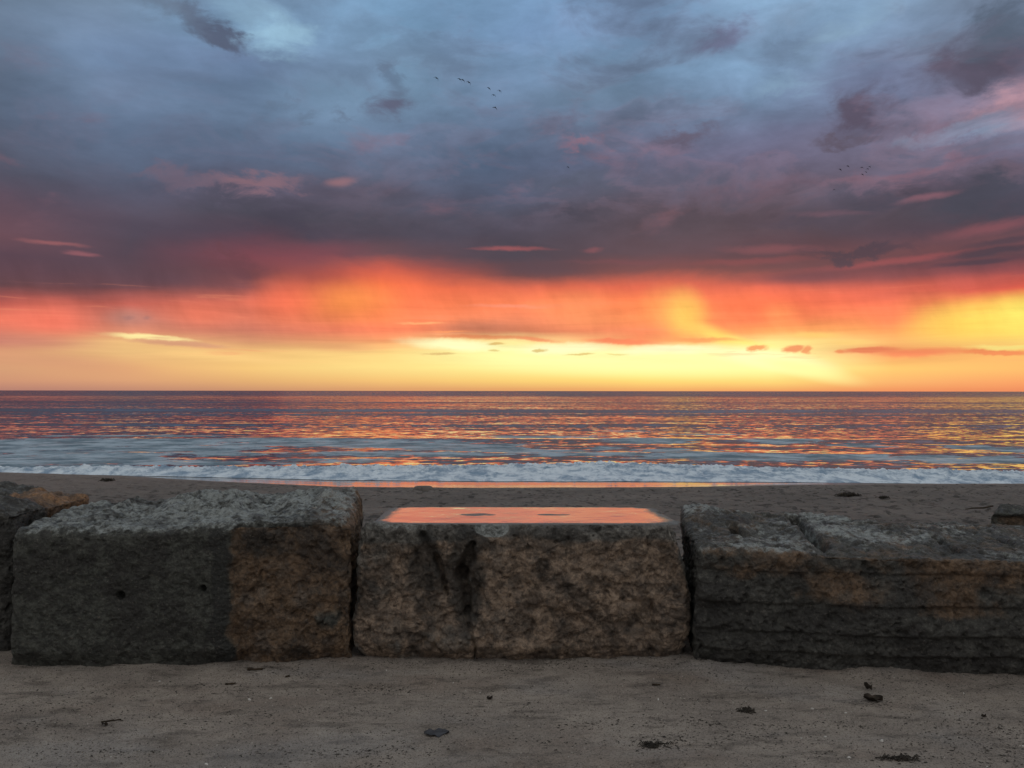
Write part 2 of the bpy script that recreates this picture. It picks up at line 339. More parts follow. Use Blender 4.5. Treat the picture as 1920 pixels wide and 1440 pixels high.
def bump(n, h, dist, strength=1., normal=None):
    b = n.n.new('ShaderNodeBump'); n.put(b, 'Height', h); n.put(b, 'Distance', dist); n.put(b, 'Strength', strength)
    if normal is not None: n.put(b, 'Normal', normal)
    return b.outputs[0]

SEA_Z = -2.0
HS = 1.5-SEA_Z
def ydist(py, h=HS): return h*F/(py-HZ)
# shoreline (foot of the foam) and edge of the dry sand as functions of x
def interp_line(pts):
    ys = [ydist(py) for px, py in pts]; xs = [(px-960)/F*y for (px, py), y in zip(pts, ys)]
    return lambda x: np.interp(x, xs, ys)
shore = interp_line([(-400,884),(0,889),(300,894),(640,901),(960,903),(1280,903),(1500,904),(1920,908),(2400,912)])
dryedge = interp_line([(-400,886),(0,889.5),(230,896),(400,906),(640,916.5),(900,918),(1280,916),(1500,911),(1700,909.5),(1920,908.8),(2400,913)])

# --------------------------------------------------------------- materials
def mat_path():
    m, n, p, o = new_mat('sandy_path'); P = pos(n)
    big = n.noise(P, 1.6, 5, .55); midn = n.noise(P, 9, 5, .6); fine = n.noise(P, 120, 4, .7); grain = n.voro(P, 210, out=1)
    c = n.mix(n.rng(big, .36, .64), (.37, .328, .286), (.50, .445, .385))
    redd = n.noise(n.mapping(P, (3, 1, 0), sc=(1, 1.8, 1)), 1.1, 4, .5)
    c = n.mix(n.m('MULTIPLY', n.rng(redd, .5, .66), .5), c, (.27, .20, .155))
    # dark damp stains drawn out sideways
    stn = n.noise(n.mapping(P, sc=(2.2, 6.5, 1)), 1.6, 6, .62, .3)
    c = n.mix(n.m('MULTIPLY', n.rng(stn, .51, .66), .72), c, (.14, .122, .105))
    st2 = n.noise(n.mapping(P, (5, 2, 0), sc=(3.5, 12, 1)), 2.2, 6, .7, .3)
    c = n.mix(n.m('MULTIPLY', n.rng(st2, .56, .68), .6), c, (.10, .09, .08))
    c = n.mix(n.m('MULTIPLY', n.rng(n.noise(n.mapping(P, (9, 4, 0), sc=(1, 2, 1)), .9, 5, .6), .5, .66), .35), c, (.40, .41, .42))
    c = n.mix(n.m('MULTIPLY', n.rng(midn, .3, .7), .35), c, (.185, .168, .152))
    gx = n.xyz(grain)[0]
    c = n.mix(n.m('MULTIPLY', n.rng(gx, .72, .95), .5), c, (.075, .066, .06))
    c = n.mix(n.m('MULTIPLY', n.rng(gx, .25, .02), .55), c, (.42, .38, .33))
    n.put(p, 'Base Color', c); n.put(p, 'Roughness', .9); n.put(p, 'Specular IOR Level', .25)
    h = n.m('ADD', n.m('MULTIPLY', fine, .8), n.m('ADD', n.m('MULTIPLY', midn, 2.4), n.m('MULTIPLY', n.voro(P, 150), .5)))
    n.put(p, 'Normal', bump(n, h, .016, 1.))
    return m
def mat_beach():
    m, n, p, o = new_mat('beach_sand'); P = pos(n)
    a = n.xyz(attr(n, 'zones'))          # x = wet, y = damp smooth, z = debris
    big = n.noise(P, .5, 5, .55); midn = n.noise(P, 5, 5, .6)
    c = n.mix(n.rng(big, .35, .65), (.165, .150, .136), (.225, .203, .182))
    c = n.mix(n.m('MULTIPLY', n.rng(midn, .4, .75), .35), c, (.085, .08, .072))
    deb = n.rng(n.noise(n.mapping(P, sc=(1, .55, 1)), 3.4, 6, .7), .53, .60)
    c = n.mix(n.m('MULTIPLY', n.m('MULTIPLY', deb, a[2]), .8), c, (.05, .045, .04))
    c = n.mix(n.m('MULTIPLY', n.rng(n.xyz(P)[0], -8, -15), .5), c, (.27, .225, .20)); c = n.mix(a[1], c, (.18, .152, .135)); c = n.mix(a[0], c, (.13, .11, .10))
    n.put(p, 'Base Color', c)
    n.put(p, 'Roughness', n.m('ADD', .11, n.m('MULTIPLY', n.m('SUBTRACT', 1, a[0]), .8)))
    n.put(p, 'IOR', 1.45); n.put(p, 'Coat Weight', n.m('MULTIPLY', a[0], .35)); n.put(p, 'Coat Roughness', .05); n.put(p, 'Coat IOR', 1.6)
    h = n.m('ADD', n.noise(P, 30, 5, .65), n.m('MULTIPLY', midn, 3.))
    dry = n.m('SUBTRACT', 1, n.m('MAXIMUM', a[0], a[1]))
    n.put(p, 'Normal', bump(n, h, .06, n.m('MULTIPLY', dry, 1.)))
    return m
def mat_sea():
    m, n, p, o = new_mat('sea_water'); P = pos(n)
    x, y, z = n.xyz(P)
    # wave slopes at several sizes, crests running along the shore
    def slopes(sx, sy, sc, det, amp, off):
        v = n.noise(n.mapping(P, (off, off*.7, 0), sc=(sx, sy, 1)), sc, det, .6, .2, out=1)
        return n.v('SCALE', n.v('SUBTRACT', v, (.5, .5, .5)), scale=amp)
    wind = n.noise(n.mapping(P, (11, 3, 0), sc=(.0035, .022, 1)), 1.0, 4, .6)
    patch = n.noise(n.mapping(P, (1, 8, 0), sc=(.03, .12, 1)), 1.0, 4, .55)
    am = n.m('ADD', .7, n.m('ADD', n.m('MULTIPLY', n.rng(wind, .35, .65), .7), n.m('MULTIPLY', n.rng(patch, .35, .7), .5)))
    s = n.v('ADD', slopes(.75, .85, 1.5, 5, .27, 0), slopes(.5, .9, .4, 3, .10, 5))
    s = n.v('ADD', s, slopes(.25, 1., .07, 3, .07, 9))
    s = n.v('SCALE', s, scale=am)
    sx_, sy_, _ = n.xyz(s)
    # visible facets lean towards the viewer more and more with distance; streaks of wind roughen whole bands
    yw = n.m('ADD', y, n.m('MULTIPLY', n.m('SUBTRACT', wind, .5), n.m('MULTIPLY', y, .35)))
    bias = n.m('ADD', .038, n.m('MULTIPLY', n.rng(yw, 45, 130), .026))
    bias = n.m('ADD', bias, n.m('MULTIPLY', n.rng(yw, 420, 620), .036))
    band = n.m('MULTIPLY', n.rng(yw, 120, 138), n.rng(yw, 165, 148))
    band2 = n.m('MULTIPLY', n.rng(yw, 215, 235), n.rng(yw, 265, 245))
    bias = n.m('ADD', bias, n.m('ADD', n.m('MULTIPLY', band, .05), n.m('MULTIPLY', band2, .025)))
    bias = n.m('ADD', bias, n.m('MULTIPLY', n.m('SUBTRACT', patch, .5), .06))
    side = n.m('ADD', x, n.m('MULTIPLY', n.m('SUBTRACT', n.noise(n.mapping(P, (7, 7, 0), sc=(.012, .03, 1)), 1., 5, .6), .5), 70.))          # a breeze roughens the water off to the left
    bias = n.m('ADD', bias, n.m('MULTIPLY', n.m('MULTIPLY', n.rng(side, -4, -85), n.rng(y, 500, 130, .25, 1.)), .034))
    bias = n.m('ADD', bias, n.m('MULTIPLY', n.rng(side, 2, 45), .014))
    nrm = n.v('NORMALIZE', n.comb(n.m('MULTIPLY', sx_, 1.3), n.m('SUBTRACT', sy_, bias), 1.))
    # nearshore: fold in the true surface normal of the modelled swell
    g = n.n.new('ShaderNodeNewGeometry')
    nrm = n.v('NORMALIZE', n.v('ADD', nrm, n.v('SUBTRACT', g.outputs['Normal'], (0, 0, 1))))
    n.put(p, 'Base Color', (.035, .042, .05)); n.put(p, 'Roughness', .04); n.put(p, 'IOR', 1.42)
    n.put(p, 'Coat Weight', .3); n.put(p, 'Coat IOR', 1.33); n.put(p, 'Coat Roughness', .04)
    n.put(p, 'Normal', nrm); n.put(p, 'Coat Normal', nrm)
    # spent foam drifting in long sheets behind the breaker
    fm = None
    warp = n.v('SCALE', n.v('SUBTRACT', n.noise(n.mapping(P, sc=(.35, .9, 1)), .9, 6, .6, out=1), (.5, .5, .5)), scale=3.6)
    warp = n.v('MULTIPLY', warp, (2.6, 1.0, 0))
    Q = n.v('ADD', n.v('MULTIPLY', P, (1, 1, 0)), warp)
    for (px, py, sx, sy, rot, st_) in FOAM:
        Y = ydist(py); X = (px-960)/F*Y
        hx = sx/F*Y; hy = sy*Y*Y/(HS*F)
        v = n.mapping(Q, (X, Y, 0), (0, 0, R(rot)), (hx, hy, 1), 'TEXTURE')
        f = n.m('SUBTRACT', st_+.22, n.v('LENGTH', v))
        fm = f if fm is None else n.m('MAXIMUM', fm, f)
    rag = n.noise(n.mapping(P, (4, 4, 0), sc=(.42, .62, 1)), 1.3, 8, .68, .3)
    near = n.rng(y, 75, 38, -.75, -.22, 'LINEAR')
    fm = n.m('ADD', n.m('MAXIMUM', fm, near), n.m('MULTIPLY', n.m('SUBTRACT', rag, .5), 2.6))
    fm = n.rng(fm, .0, .22, 0., .95)
    dif = n.n.new('ShaderNodeBsdfDiffuse')
    fc = n.mix(n.rng(n.noise(n.mapping(P, sc=(.35, .5, 1)), 1.1, 8, .74), .38, .62), (.15, .22, .27), (.44, .55, .63))
    n.put(dif, 'Color', fc)
    mx = n.n.new('ShaderNodeMixShader'); n.put(mx, 0, fm); n.l.new(p.outputs[0], mx.inputs[1]); n.l.new(dif.outputs[0], mx.inputs[2])
    n.l.new(mx.outputs[0], o.inputs[0])
    return m
# (px, py, half width px, half height px, tilt, strength) of foam sheets seen in the surf zone
FOAM = [(180,832,330,7,0,.9),(60,838,200,12,0,.95),(330,842,170,7,0,.85),(500,826,220,5,0,.7),(560,833,190,5,-1,.85),(700,832,200,6,0,.9),
        (860,838,150,7,0,.85),(960,846,130,6,0,.85),(1110,852,160,6,0,.7),(700,851,200,5,0,.7),(840,853,110,4,0,.7),(640,864,110,5,0,.6),(120,850,180,7,0,.7),(80,868,150,9,0,.55),
        (1000,819,170,3.4,0,.6),(1210,826,90,7,0,.75),(1260,846,90,7,0,.7),(1330,857,140,8,0,.85),(1460,827,90,7,0,.6),(1600,834,80,6,0,.55),(1520,857,150,6,0,.8),(1700,858,140,7,0,.7),
        (1180,808,120,3,0,.4),(1880,842,80,10,0,.8),(1800,864,150,7,0,.6),(1900,862,80,9,0,.6),(300,868,260,6,0,.75),(110,862,220,11,0,1.0),(90,878,160,7,0,1.0),(420,852,150,6,0,.6),(1130,840,60,4,0,.6),(1320,814,120,3,0,.35),(260,818,240,2.5,0,.6)]
def mat_foam():
    m, n, p, o = new_mat('sea_foam'); P = pos(n)
    t = n.noise(n.mapping(P, sc=(.7, .5, 1)), 1.9, 7, .72, .4)
    c = n.mix(n.rng(t, .36, .60), (.25, .37, .50), (.80, .92, 1.0))
    n.put(p, 'Base Color', c); n.put(p, 'Roughness', .75)
    n.put(p, 'Normal', bump(n, n.noise(P, 9, 6, .7), .10, .8))
    return m
def mat_stone(name, grey_lo, grey_hi, brown_lo, brown_hi, wetk=.5, rough=.62):
    """mask attribute: x = brown iron-stained rock, y = pale tops, lips and mineral chip, z = black on fronts and in cracks, grooves and slots"""
    m, n, p, o = new_mat(name); P = pos(n)
    a = n.xyz(attr(n, 'mask'))
    big = n.noise(P, 5.5, 6, .6, .3); mott = n.noise(P, 22, 6, .65, .2); fine = n.noise(P, 90, 5, .7)
    g = n.mix(n.rng(mott, .34, .66), grey_lo, grey_hi)
    b = n.mix(n.rng(n.noise(P, 15, 6, .68, .4), .34, .66), brown_lo, brown_hi)
    b = n.mix(n.m('MULTIPLY', n.rng(n.noise(P, 7, 4, .6), .52, .66), .6), b, (.20, .165, .13))
    bm = n.rng(n.m('ADD', a[0], n.m('MULTIPLY', n.m('SUBTRACT', big, .5), 1.1)), .35, .65)
    c = n.mix(bm, g, b)
    blk = n.rng(n.m('ADD', a[2], n.m('MULTIPLY', n.m('SUBTRACT', big, .5), 1.0)), .38, .62)
    c = n.mix(n.m('MULTIPLY', blk, .78), c, (.018, .021, .020))
    pal = n.rng(n.m('ADD', a[1], n.m('MULTIPLY', n.m('SUBTRACT', mott, .5), 1.5)), .38, .75)
    c = n.mix(n.m('MULTIPLY', pal, .85), c, (.36, .40, .39))
    # crystals, pits and dark grains
    v1 = n.voro(P, 55, out=1); vx, vy, vz = n.xyz(v1)
    c = n.mix(n.m('MULTIPLY', n.rng(n.noise(P, 38, 5, .7), .60, .72), .35), c, (.26, .225, .185))
    blotch_ = n.noise(P, 3.1, 5, .6, .4)  # broad random dark blotches in the rock
    c = n.mix(n.m('MULTIPLY', n.rng(blotch_, .50, .62), .6), c, (.020, .0195, .0185))
    c = n.mix(n.m('MULTIPLY', n.rng(n.noise(P, 12, 7, .72, .6), .54, .66), .5), c, (.024, .022, .020))
    c = n.mix(n.m('MULTIPLY', n.rng(vy, .84, .97), .35), c, (.016, .016, .015))
    c = n.mix(n.m('MULTIPLY', n.rng(fine, .45, .72), .45), c, (.03, .028, .026))
    speck = n.noise(P, 75, 6, .75)
    c = n.mix(n.m('MULTIPLY', n.rng(speck, .56, .68), .55), c, n.mix(.55, c, (.42, .38, .32)))
    c = n.mix(n.m('MULTIPLY', n.rng(speck, .44, .33), .6), c, (.014, .013, .012))
    vein = n.m('ABSOLUTE', n.m('SUBTRACT', n.noise(P, 6.5, 6, .6, 1.2), .5))
    c = n.mix(n.m('MULTIPLY', n.rng(vein, .014, .003), .5), c, (.016, .015, .014))
    n.put(p, 'Base Color', c)
    n.put(p, 'Roughness', n.m('ADD', rough, n.m('MULTIPLY', n.m('SUBTRACT', mott, .5), .5)))
    n.put(p, 'Specular IOR Level', wetk)
    c = n.mix(n.m('MULTIPLY', n.rng(n.noise(P, 4.2, 7, .7, .8), .52, .64), .45), c, n.mix(.5, c, (.30, .28, .25)))
    h = n.m('ADD', n.m('MULTIPLY', mott, 1.0), n.m('ADD', n.m('MULTIPLY', fine, .7), n.m('MULTIPLY', n.voro(P, 48), .5)))
    n.put(p, 'Normal', bump(n, h, .013, 1.))
    return m
def mat_plain(name, c1, c2, sc=30, rough=.8, bd=.002, spec=.4):
    m, n, p, o = new_mat(name)
    t = n.n.new('ShaderNodeTexCoord').outputs['Object']
    n.put(p, 'Base Color', n.mix(n.rng(n.noise(t, sc, 4, .6), .35, .65), c1, c2)); n.put(p, 'Roughness', rough); n.put(p, 'Specular IOR Level', spec)
    n.put(p, 'Normal', bump(n, n.noise(t, sc*2.5, 4, .6), bd, .7))
    return m
def mat_water_film():
    m, n, p, o = new_mat('rain_water'); P = pos(n)
    n.put(p, 'Base Color', (.30, .29, .31)); n.put(p, 'IOR', 2.7)
    n.put(p, 'Roughness', n.m('ADD', .05, n.m('MULTIPLY', n.rng(n.noise(P, 7, 4, .6), .45, .7), .07)))
    b = bump(n, n.m('ADD', n.m('MULTIPLY', n.noise(P, 4.5, 3, .5), 6.), n.noise(n.mapping(P, sc=(1, .5, 1)), 26, 4, .6)), .0007, .8)
    n.put(p, 'Normal', b)
    # the film thins out to damp bare stone along its rim and in spots
    e = n.xyz(attr(n, 'rim'))[0]
    f = n.rng(n.m('ADD', e, n.m('MULTIPLY', n.m('SUBTRACT', n.noise(P, 16, 6, .7), .5), .9)), .35, .75)
    q = n.n.new('ShaderNodeBsdfPrincipled'); n.put(q, 'Base Color', (.15, .155, .15)); n.put(q, 'Roughness', .55)
    n.put(q, 'Normal', bump(n, n.noise(P, 60, 5, .7), .012, .9))
    mx = n.n.new('ShaderNodeMixShader'); n.put(mx, 0, f); n.l.new(p.outputs[0], mx.inputs[1]); n.l.new(q.outputs[0], mx.inputs[2]); n.l.new(mx.outputs[0], o.inputs[0])
    return m

# --------------------------------------------------------------- ground
# stone footprints: (x0, x1, y_front, y_back)
def path_h(x, y):
    p = np.stack([x, y, 0*x], 1)
    h = .014*fbm(p, 1.2, 4, 5)+.010*fbm(p, 6, 4, 9)+.0028*fbm(p, 28, 3, 12)
    # sand blown up against the foot of the stones
    edge = 4.40-.126*np.clip(x-1.0, 0, 4)-.04*sm(-x, .9, 1.3)
    h += .028*sm(y, edge-.38, edge+.02)*(.5+1.5*fbm(p, 2.6, 4, 21))
    return h
MP = mat_path()
xs = np.concatenate([np.linspace(-120, -8, 20), np.linspace(-7.5, -3.4, 40), np.linspace(-3.38, 3.38, 560), np.linspace(3.4, 7.5, 40), np.linspace(8, 120, 20)])
ys = np.concatenate([np.linspace(-60, -2, 12), np.linspace(-1.5, 2.6, 24), np.linspace(2.62, 4.7, 190), np.linspace(4.75, 5.6, 10)])
X, Y, Fc = grid(xs, ys)
path = link_mesh('path', np.stack([X, Y, path_h(X, Y)], 1), Fc, MP); tag(path, kind='structure')

def beach_h(x, y):
    p = np.stack([x, y, 0*x], 1)
    de = dryedge(x); sh = shore(x)
    t = np.clip((y-5.6)/(de-5.6), 0, None)
    z0, z1 = -.05, -1.93
    base = z0+(z1-z0)*np.clip(t, 0, 1)
    lum = .08*fbm(p, .9, 4, 31)+.06*fbm(p, 3.1, 4, 33)
    d1, d2, _ = cell(p*np.array([1, .8, 0]), 1.25, 4)
    foot = -.085*np.exp(-(d1/.23)**2)+.035*np.exp(-((d1-.36)/.10)**2)
    rough = sm(y, 5.2, 7.5)*(1-sm(y, de-2.5, de-.1)*.85)
    z = base+rough*(lum+foot)
    wetz = np.interp(np.clip((y-de)/np.maximum(sh-de, .3), 0, 1), [0, .5, 1], [-1.955, -1.985, -2.0])
    z = np.where(y > de, wetz, z)
    z = np.where(y > sh+.4, -2.0-.12*(y-sh-.4), z)
    z = np.where(y < 5.6, z0, z)
    return z
xs = np.concatenate([np.linspace(-200, -32, 30), np.linspace(-30, 30, 860), np.linspace(32, 200, 30)])
ys = np.concatenate([np.linspace(4.9, 9.9, 50), np.linspace(10, 34.5, 330), np.linspace(35, 60, 10)])
X, Y, Fc = grid(xs, ys)
Z = beach_h(X, Y)
de = dryedge(X); Pn = np.stack([X, Y, 0*X], 1)
ed = de+.25*fbm(Pn, .5, 3, 41)
wet = sm(Y, ed-.10, ed+.12)*sm(X, -18.5, -14)*(1-sm(X, 10.5, 16.5))
damp = np.maximum(sm(Y, ed-1.3-.6*fbm(Pn, .3, 2, 47), ed-.5), 0)*sm(X, 5.5, 9.5)+sm(Y, ed-.25, ed)*.8
zones = np.stack([wet, np.clip(damp, 0, 1), np.ones_like(wet)*(1-sm(Y, ed-1.2, ed-.3))], 1)
beach = link_mesh('beach', np.stack([X, Y, Z], 1), Fc, mat_beach(), attrs={'zones': zones}); tag(beach, kind='structure')

# --------------------------------------------------------------- sea
xs = np.concatenate([-np.geomspace(40000, 75, 24), np.linspace(-70, 70, 420), np.geomspace(75, 40000, 24)])
ys = np.concatenate([np.linspace(28.5, 60, 210), np.geomspace(60.4, 300, 200), np.geomspace(310, 45000, 40)])
X, Y, Fc = grid(xs, ys)
p = np.stack([X*.28, Y, 0*X], 1)
fade = (1-sm(Y, 90, 300))*sm(Y, 31, 38)
sw = (.055*fbm(p, .32, 3, 51)+.020*fbm(p, 1.1, 3, 55))*fade
# two low swell lines coming in
for yc, a_, wd in ((44.5, .10, 1.3), (57., .12, 1.8), (82, .18, 2.6), (118, .22, 4.)):
    yy = yc+1.6*fbm(np.stack([X*.05, 0*X, 0*X+yc], 1), 1., 3, 61)
    sw += a_*np.exp(-((Y-yy)/wd)**2)*(.5+.9*np.clip(fbm(np.stack([X*.04, 0*X, 0*X+yc*3], 1), 1., 3, 65)+.3, 0, 1))
Z = SEA_Z+sw
Z = np.where(Y < shore(X)+.1, SEA_Z-.35, Z)
sea = link_mesh('sea', np.stack([X, Y, Z], 1), Fc, mat_sea()); tag(sea, kind='structure')

# breaker: broken wave running up the sand
xs = np.concatenate([np.linspace(-60, -27, 60), np.linspace(-26.9, 26.9, 1150), np.linspace(27, 60, 60)]); vs = np.linspace(0, 1, 46)
X, V, Fc = grid(xs, vs)
topw = interp_line([(-400,880),(0,884),(300,884.5),(640,881),(960,874),(1130,871),(1280,874),(1450,880),(1640,884),(1920,891),(2400,897)])
s0 = shore(X)+.22*fbm(np.stack([X*.35, 0*X, 0*X], 1), 1., 4, 71)+.05*fbm(np.stack([X*3, 0*X, 0*X], 1), 1., 3, 73)
width = np.maximum(topw(X)-shore(X), .8)*1.0
Y = s0+V*width
p = np.stack([X, Y, 0*X], 1)
prof = (.10*sm(V, 0, .03)+.16*sm(V, 0, .12)+.74*sm(V, .05, .60))*(1-sm(V, .68, 1.)*.85)
lump = .5+.5*np.clip(1.6*fbm(p*np.array([.5, .9, 1]), 1.2, 5, 77)+.35, 0, 1.3)
bil = np.abs(fbm(p, 2.4, 4, 79))
H = prof*(.10+.15*lump+.30*bil)+.012
H = H*(.75+.5*np.clip(fbm(np.stack([X*.12, 0*X, 0*X], 1), 1., 3, 81)+.5, 0, 1))
H = np.where(V > .97, -.06, H)
foam = link_mesh('sea_foam', np.stack([X, Y, SEA_Z+H], 1), Fc, mat_foam())
tag(foam, 'white foam of a broken wave running up the edge of the sand', 'sea foam', kind='stuff')

# --------------------------------------------------------------- stones
def shell(nx, ny, nz):
    """integer lattice of a box surface without its underside"""
    L = []; Fs = []; off = 0
    def face(fixed, val, a, na, b, nb, flip):
        nonlocal off
        A, B = np.meshgrid(np.arange(na+1), np.arange(nb+1))
        q = np.zeros((A.size, 3), dtype=np.int64); q[:, fixed] = val; q[:, a] = A.ravel(); q[:, b] = B.ravel()
        i = np.arange(A.size).reshape(nb+1, na+1)+off
        f = np.stack([i[:-1, :-1].ravel(), i[:-1, 1:].ravel(), i[1:, 1:].ravel(), i[1:, :-1].ravel()], 1)
        if flip: f = f[:, ::-1]
        L.append(q); Fs.append(f); off += A.size
    face(1, 0, 0, nx, 2, nz, False); face(1, ny, 0, nx, 2, nz, True)
    face(0, 0, 1, ny, 2, nz, True); face(0, nx, 1, ny, 2, nz, False)
    face(2, nz, 0, nx, 1, ny, False)
    q = np.concatenate(L); f = np.concatenate(Fs)
    u, inv = np.unique(q, axis=0, return_inverse=True); inv = inv.ravel()
    return u, inv[f]
def stone(name, plan, zb, ztop, rad, res, mat, shape, seed, rough=1., coarse=1.):
    """plan: four ground corners (front left, front right, back right, back left); ztop: heights at those corners"""
    plan = np.array(plan, float)
    wx = np.linalg.norm(plan[1]-plan[0]); wy = np.linalg.norm(plan[3]-plan[0]); wz = max(ztop)-zb
    nx, ny, nz = [max(4, int(v/res)) for v in (wx, wy, wz)]
    u, f = shell(nx, ny, nz)
    B = np.array([wx, wy, wz]); q = u/np.array([nx, ny, nz])*B
    lo = np.array([rad, rad, -9.]); hi = B-rad
    rr = rad
    inner = np.clip(q, lo, hi); d = q-inner; L = np.linalg.norm(d, axis=1)
    nrm = d/np.maximum(L, 1e-9)[:, None]
    q = inner+nrm*np.minimum(L, rr)[:, None]
    S3 = q/B; s, t, h = S3[:, 0], S3[:, 1], S3[:, 2]
    # into world
    c = ((1-s)*(1-t))[:, None]*plan[0]+(s*(1-t))[:, None]*plan[1]+(s*t)[:, None]*plan[2]+((1-s)*t)[:, None]*plan[3]
    zt = (1-s)*(1-t)*ztop[0]+s*(1-t)*ztop[1]+s*t*ztop[2]+(1-s)*t*ztop[3]
    W = np.stack([c[:, 0], c[:, 1], zb+h*(zt-zb)], 1)
    K = W+seed*3.7
    sd = seed*10
    if callable(rough): rough = rough(W, nrm)
    amp = (.050*fbm(K, 2.0, 3, sd)+.020*fbm(K, 6, 3, sd+3)+.011*fbm(K, 15, 4, sd+4)+.008*fbm(K, 38, 3, sd+5))*rough
    pit = fbm(K, 19, 3, sd+6); amp -= rough*.016*sm(pit, .16, .30)
    e1, e2, ide = cell(K, 24., sd+8); amp += rough*.009*(ide-.5)*sm(e2-e1, .02, .3)
    d1, d2, idn = cell(K, 9., sd+7)
    amp += rough*.013*(idn-.5)*sm(d2-d1, .02, .30)             # broken facets
    amp -= rough*.006*(1-sm(d2-d1, 0., .10))
    W2 = W+nrm*amp[:, None]*coarse
    W2, mask = shape(W2, nrm, s, t, h, K, sd)
    cx, cy = plan.mean(0)
    o = link_mesh(name, W2-np.array([cx, cy, 0]), f, mat, attrs={'mask': np.clip(mask, 0, 1)})
    o.location = (cx, cy, 0)
    return o
def pxz(W):
    """photo column and row of world points (used only to lay the stains and cracks out on the stones in metres)"""
    return 960+W[:, 0]/W[:, 1]*F, HZ-(W[:, 2]-1.5)/W[:, 1]*F
def gx(px, Y=4.42): return (px-960)/F*Y
def gz(py, Y=4.42): return 1.5-(py-HZ)/F*Y
def segd(x, z, x0, z0, x1, z1):
    vx, vz = x1-x0, z1-z0; t = np.clip(((x-x0)*vx+(z-z0)*vz)/(vx*vx+vz*vz), 0, 1)
    return np.hypot(x-x0-t*vx, z-z0-t*vz), t

# left block: smooth grey sawn face, brown broken end on the right
def shape_left(W, n, s, t, h, K, sd):
    front = np.clip(-n[:, 1], 0, 1); top = np.clip(n[:, 2], 0, 1)
    x, y, z = W[:, 0].copy(), W[:, 1].copy(), W[:, 2].copy()
    xb = gx(440)+.07*fbm(K*np.array([0, 0, 1]), 6, 3, sd)
    br = sm(x, xb-.008, xb+.02); brs = sm(x, xb-.10, xb+.09)
    big = fbm(K, 1.8, 4, sd+20)
    y += front*(.035*br+br*.03*fbm(K, 6, 4, sd+22, ridge=True))
    # two drilled holes, each in a shallow hollow
    for hx, hz, r_ in ((gx(237), gz(1112), .020), (gx(386), gz(1101), .017)):
        d = np.hypot(x-hx, z-hz); y += front*.09*(1-sm(d, r_*.6, r_*1.3)); y += front*.012*(1-sm(d, .02, .10))
    # broken upper surface rising to the back and to the right
    rid = .055*fbm(K*np.array([1, .5, 1]), 3.2, 4, sd+24, ridge=True)+.03*fbm(K, 8, 4, sd+26)
    z += top*sm(t, .02, .5)*rid*1.15
    prof = np.interp(x, [gx(30, 5.1), gx(150, 5.1), gx(290, 5.1), gx(400, 5.1), gx(500, 5.1), gx(560, 5.1), gx(612, 5.1), gx(668, 5.1)],
                     [-.02, -.01, .045, .065, .015, .03, .06, .02])
    z += top*sm(t, .35, .85)*prof
    # chipped lip along the front edge
    z -= .025*sm(h, .9, 1)*front*np.clip(fbm(K, 5, 3, sd+28)+.1, 0, 1)
    # undercut foot
    y += front*.05*(1-sm(z, .0, .10))*np.clip(.6+fbm(K*np.array([1, 0, 0]), 2.5, 3, sd+30)*1.5, 0, 1.2)
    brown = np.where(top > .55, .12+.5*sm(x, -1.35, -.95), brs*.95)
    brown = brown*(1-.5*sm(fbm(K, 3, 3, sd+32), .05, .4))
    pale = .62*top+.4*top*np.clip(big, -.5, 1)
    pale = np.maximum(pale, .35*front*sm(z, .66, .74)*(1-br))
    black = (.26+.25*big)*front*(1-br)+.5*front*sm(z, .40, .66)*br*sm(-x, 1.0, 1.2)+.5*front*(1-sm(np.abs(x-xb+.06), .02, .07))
    return np.stack([x, y, z], 1), np.stack([brown, pale, black], 1)
m_left = mat_stone('grey_sandstone', (.022, .025, .021), (.096, .104, .088), (.080, .053, .033), (.24, .158, .092))
left = stone('stone_block', [(-2.705, 4.33), (-.890, 4.40), (-.975, 5.25), (-2.80, 5.15)], -.08, [.735, .790, .835, .765], .06, .0068, m_left, shape_left, 1, rough=lambda W, n: 1-.62*np.clip(-n[:, 1], 0, 1)*(1-sm(W[:, 0], gx(425), gx(455))))
tag(left, 'long stone block with dark grey face, two drilled holes and brown broken right end', 'stone block', 'stone blocks in a row along the beach')

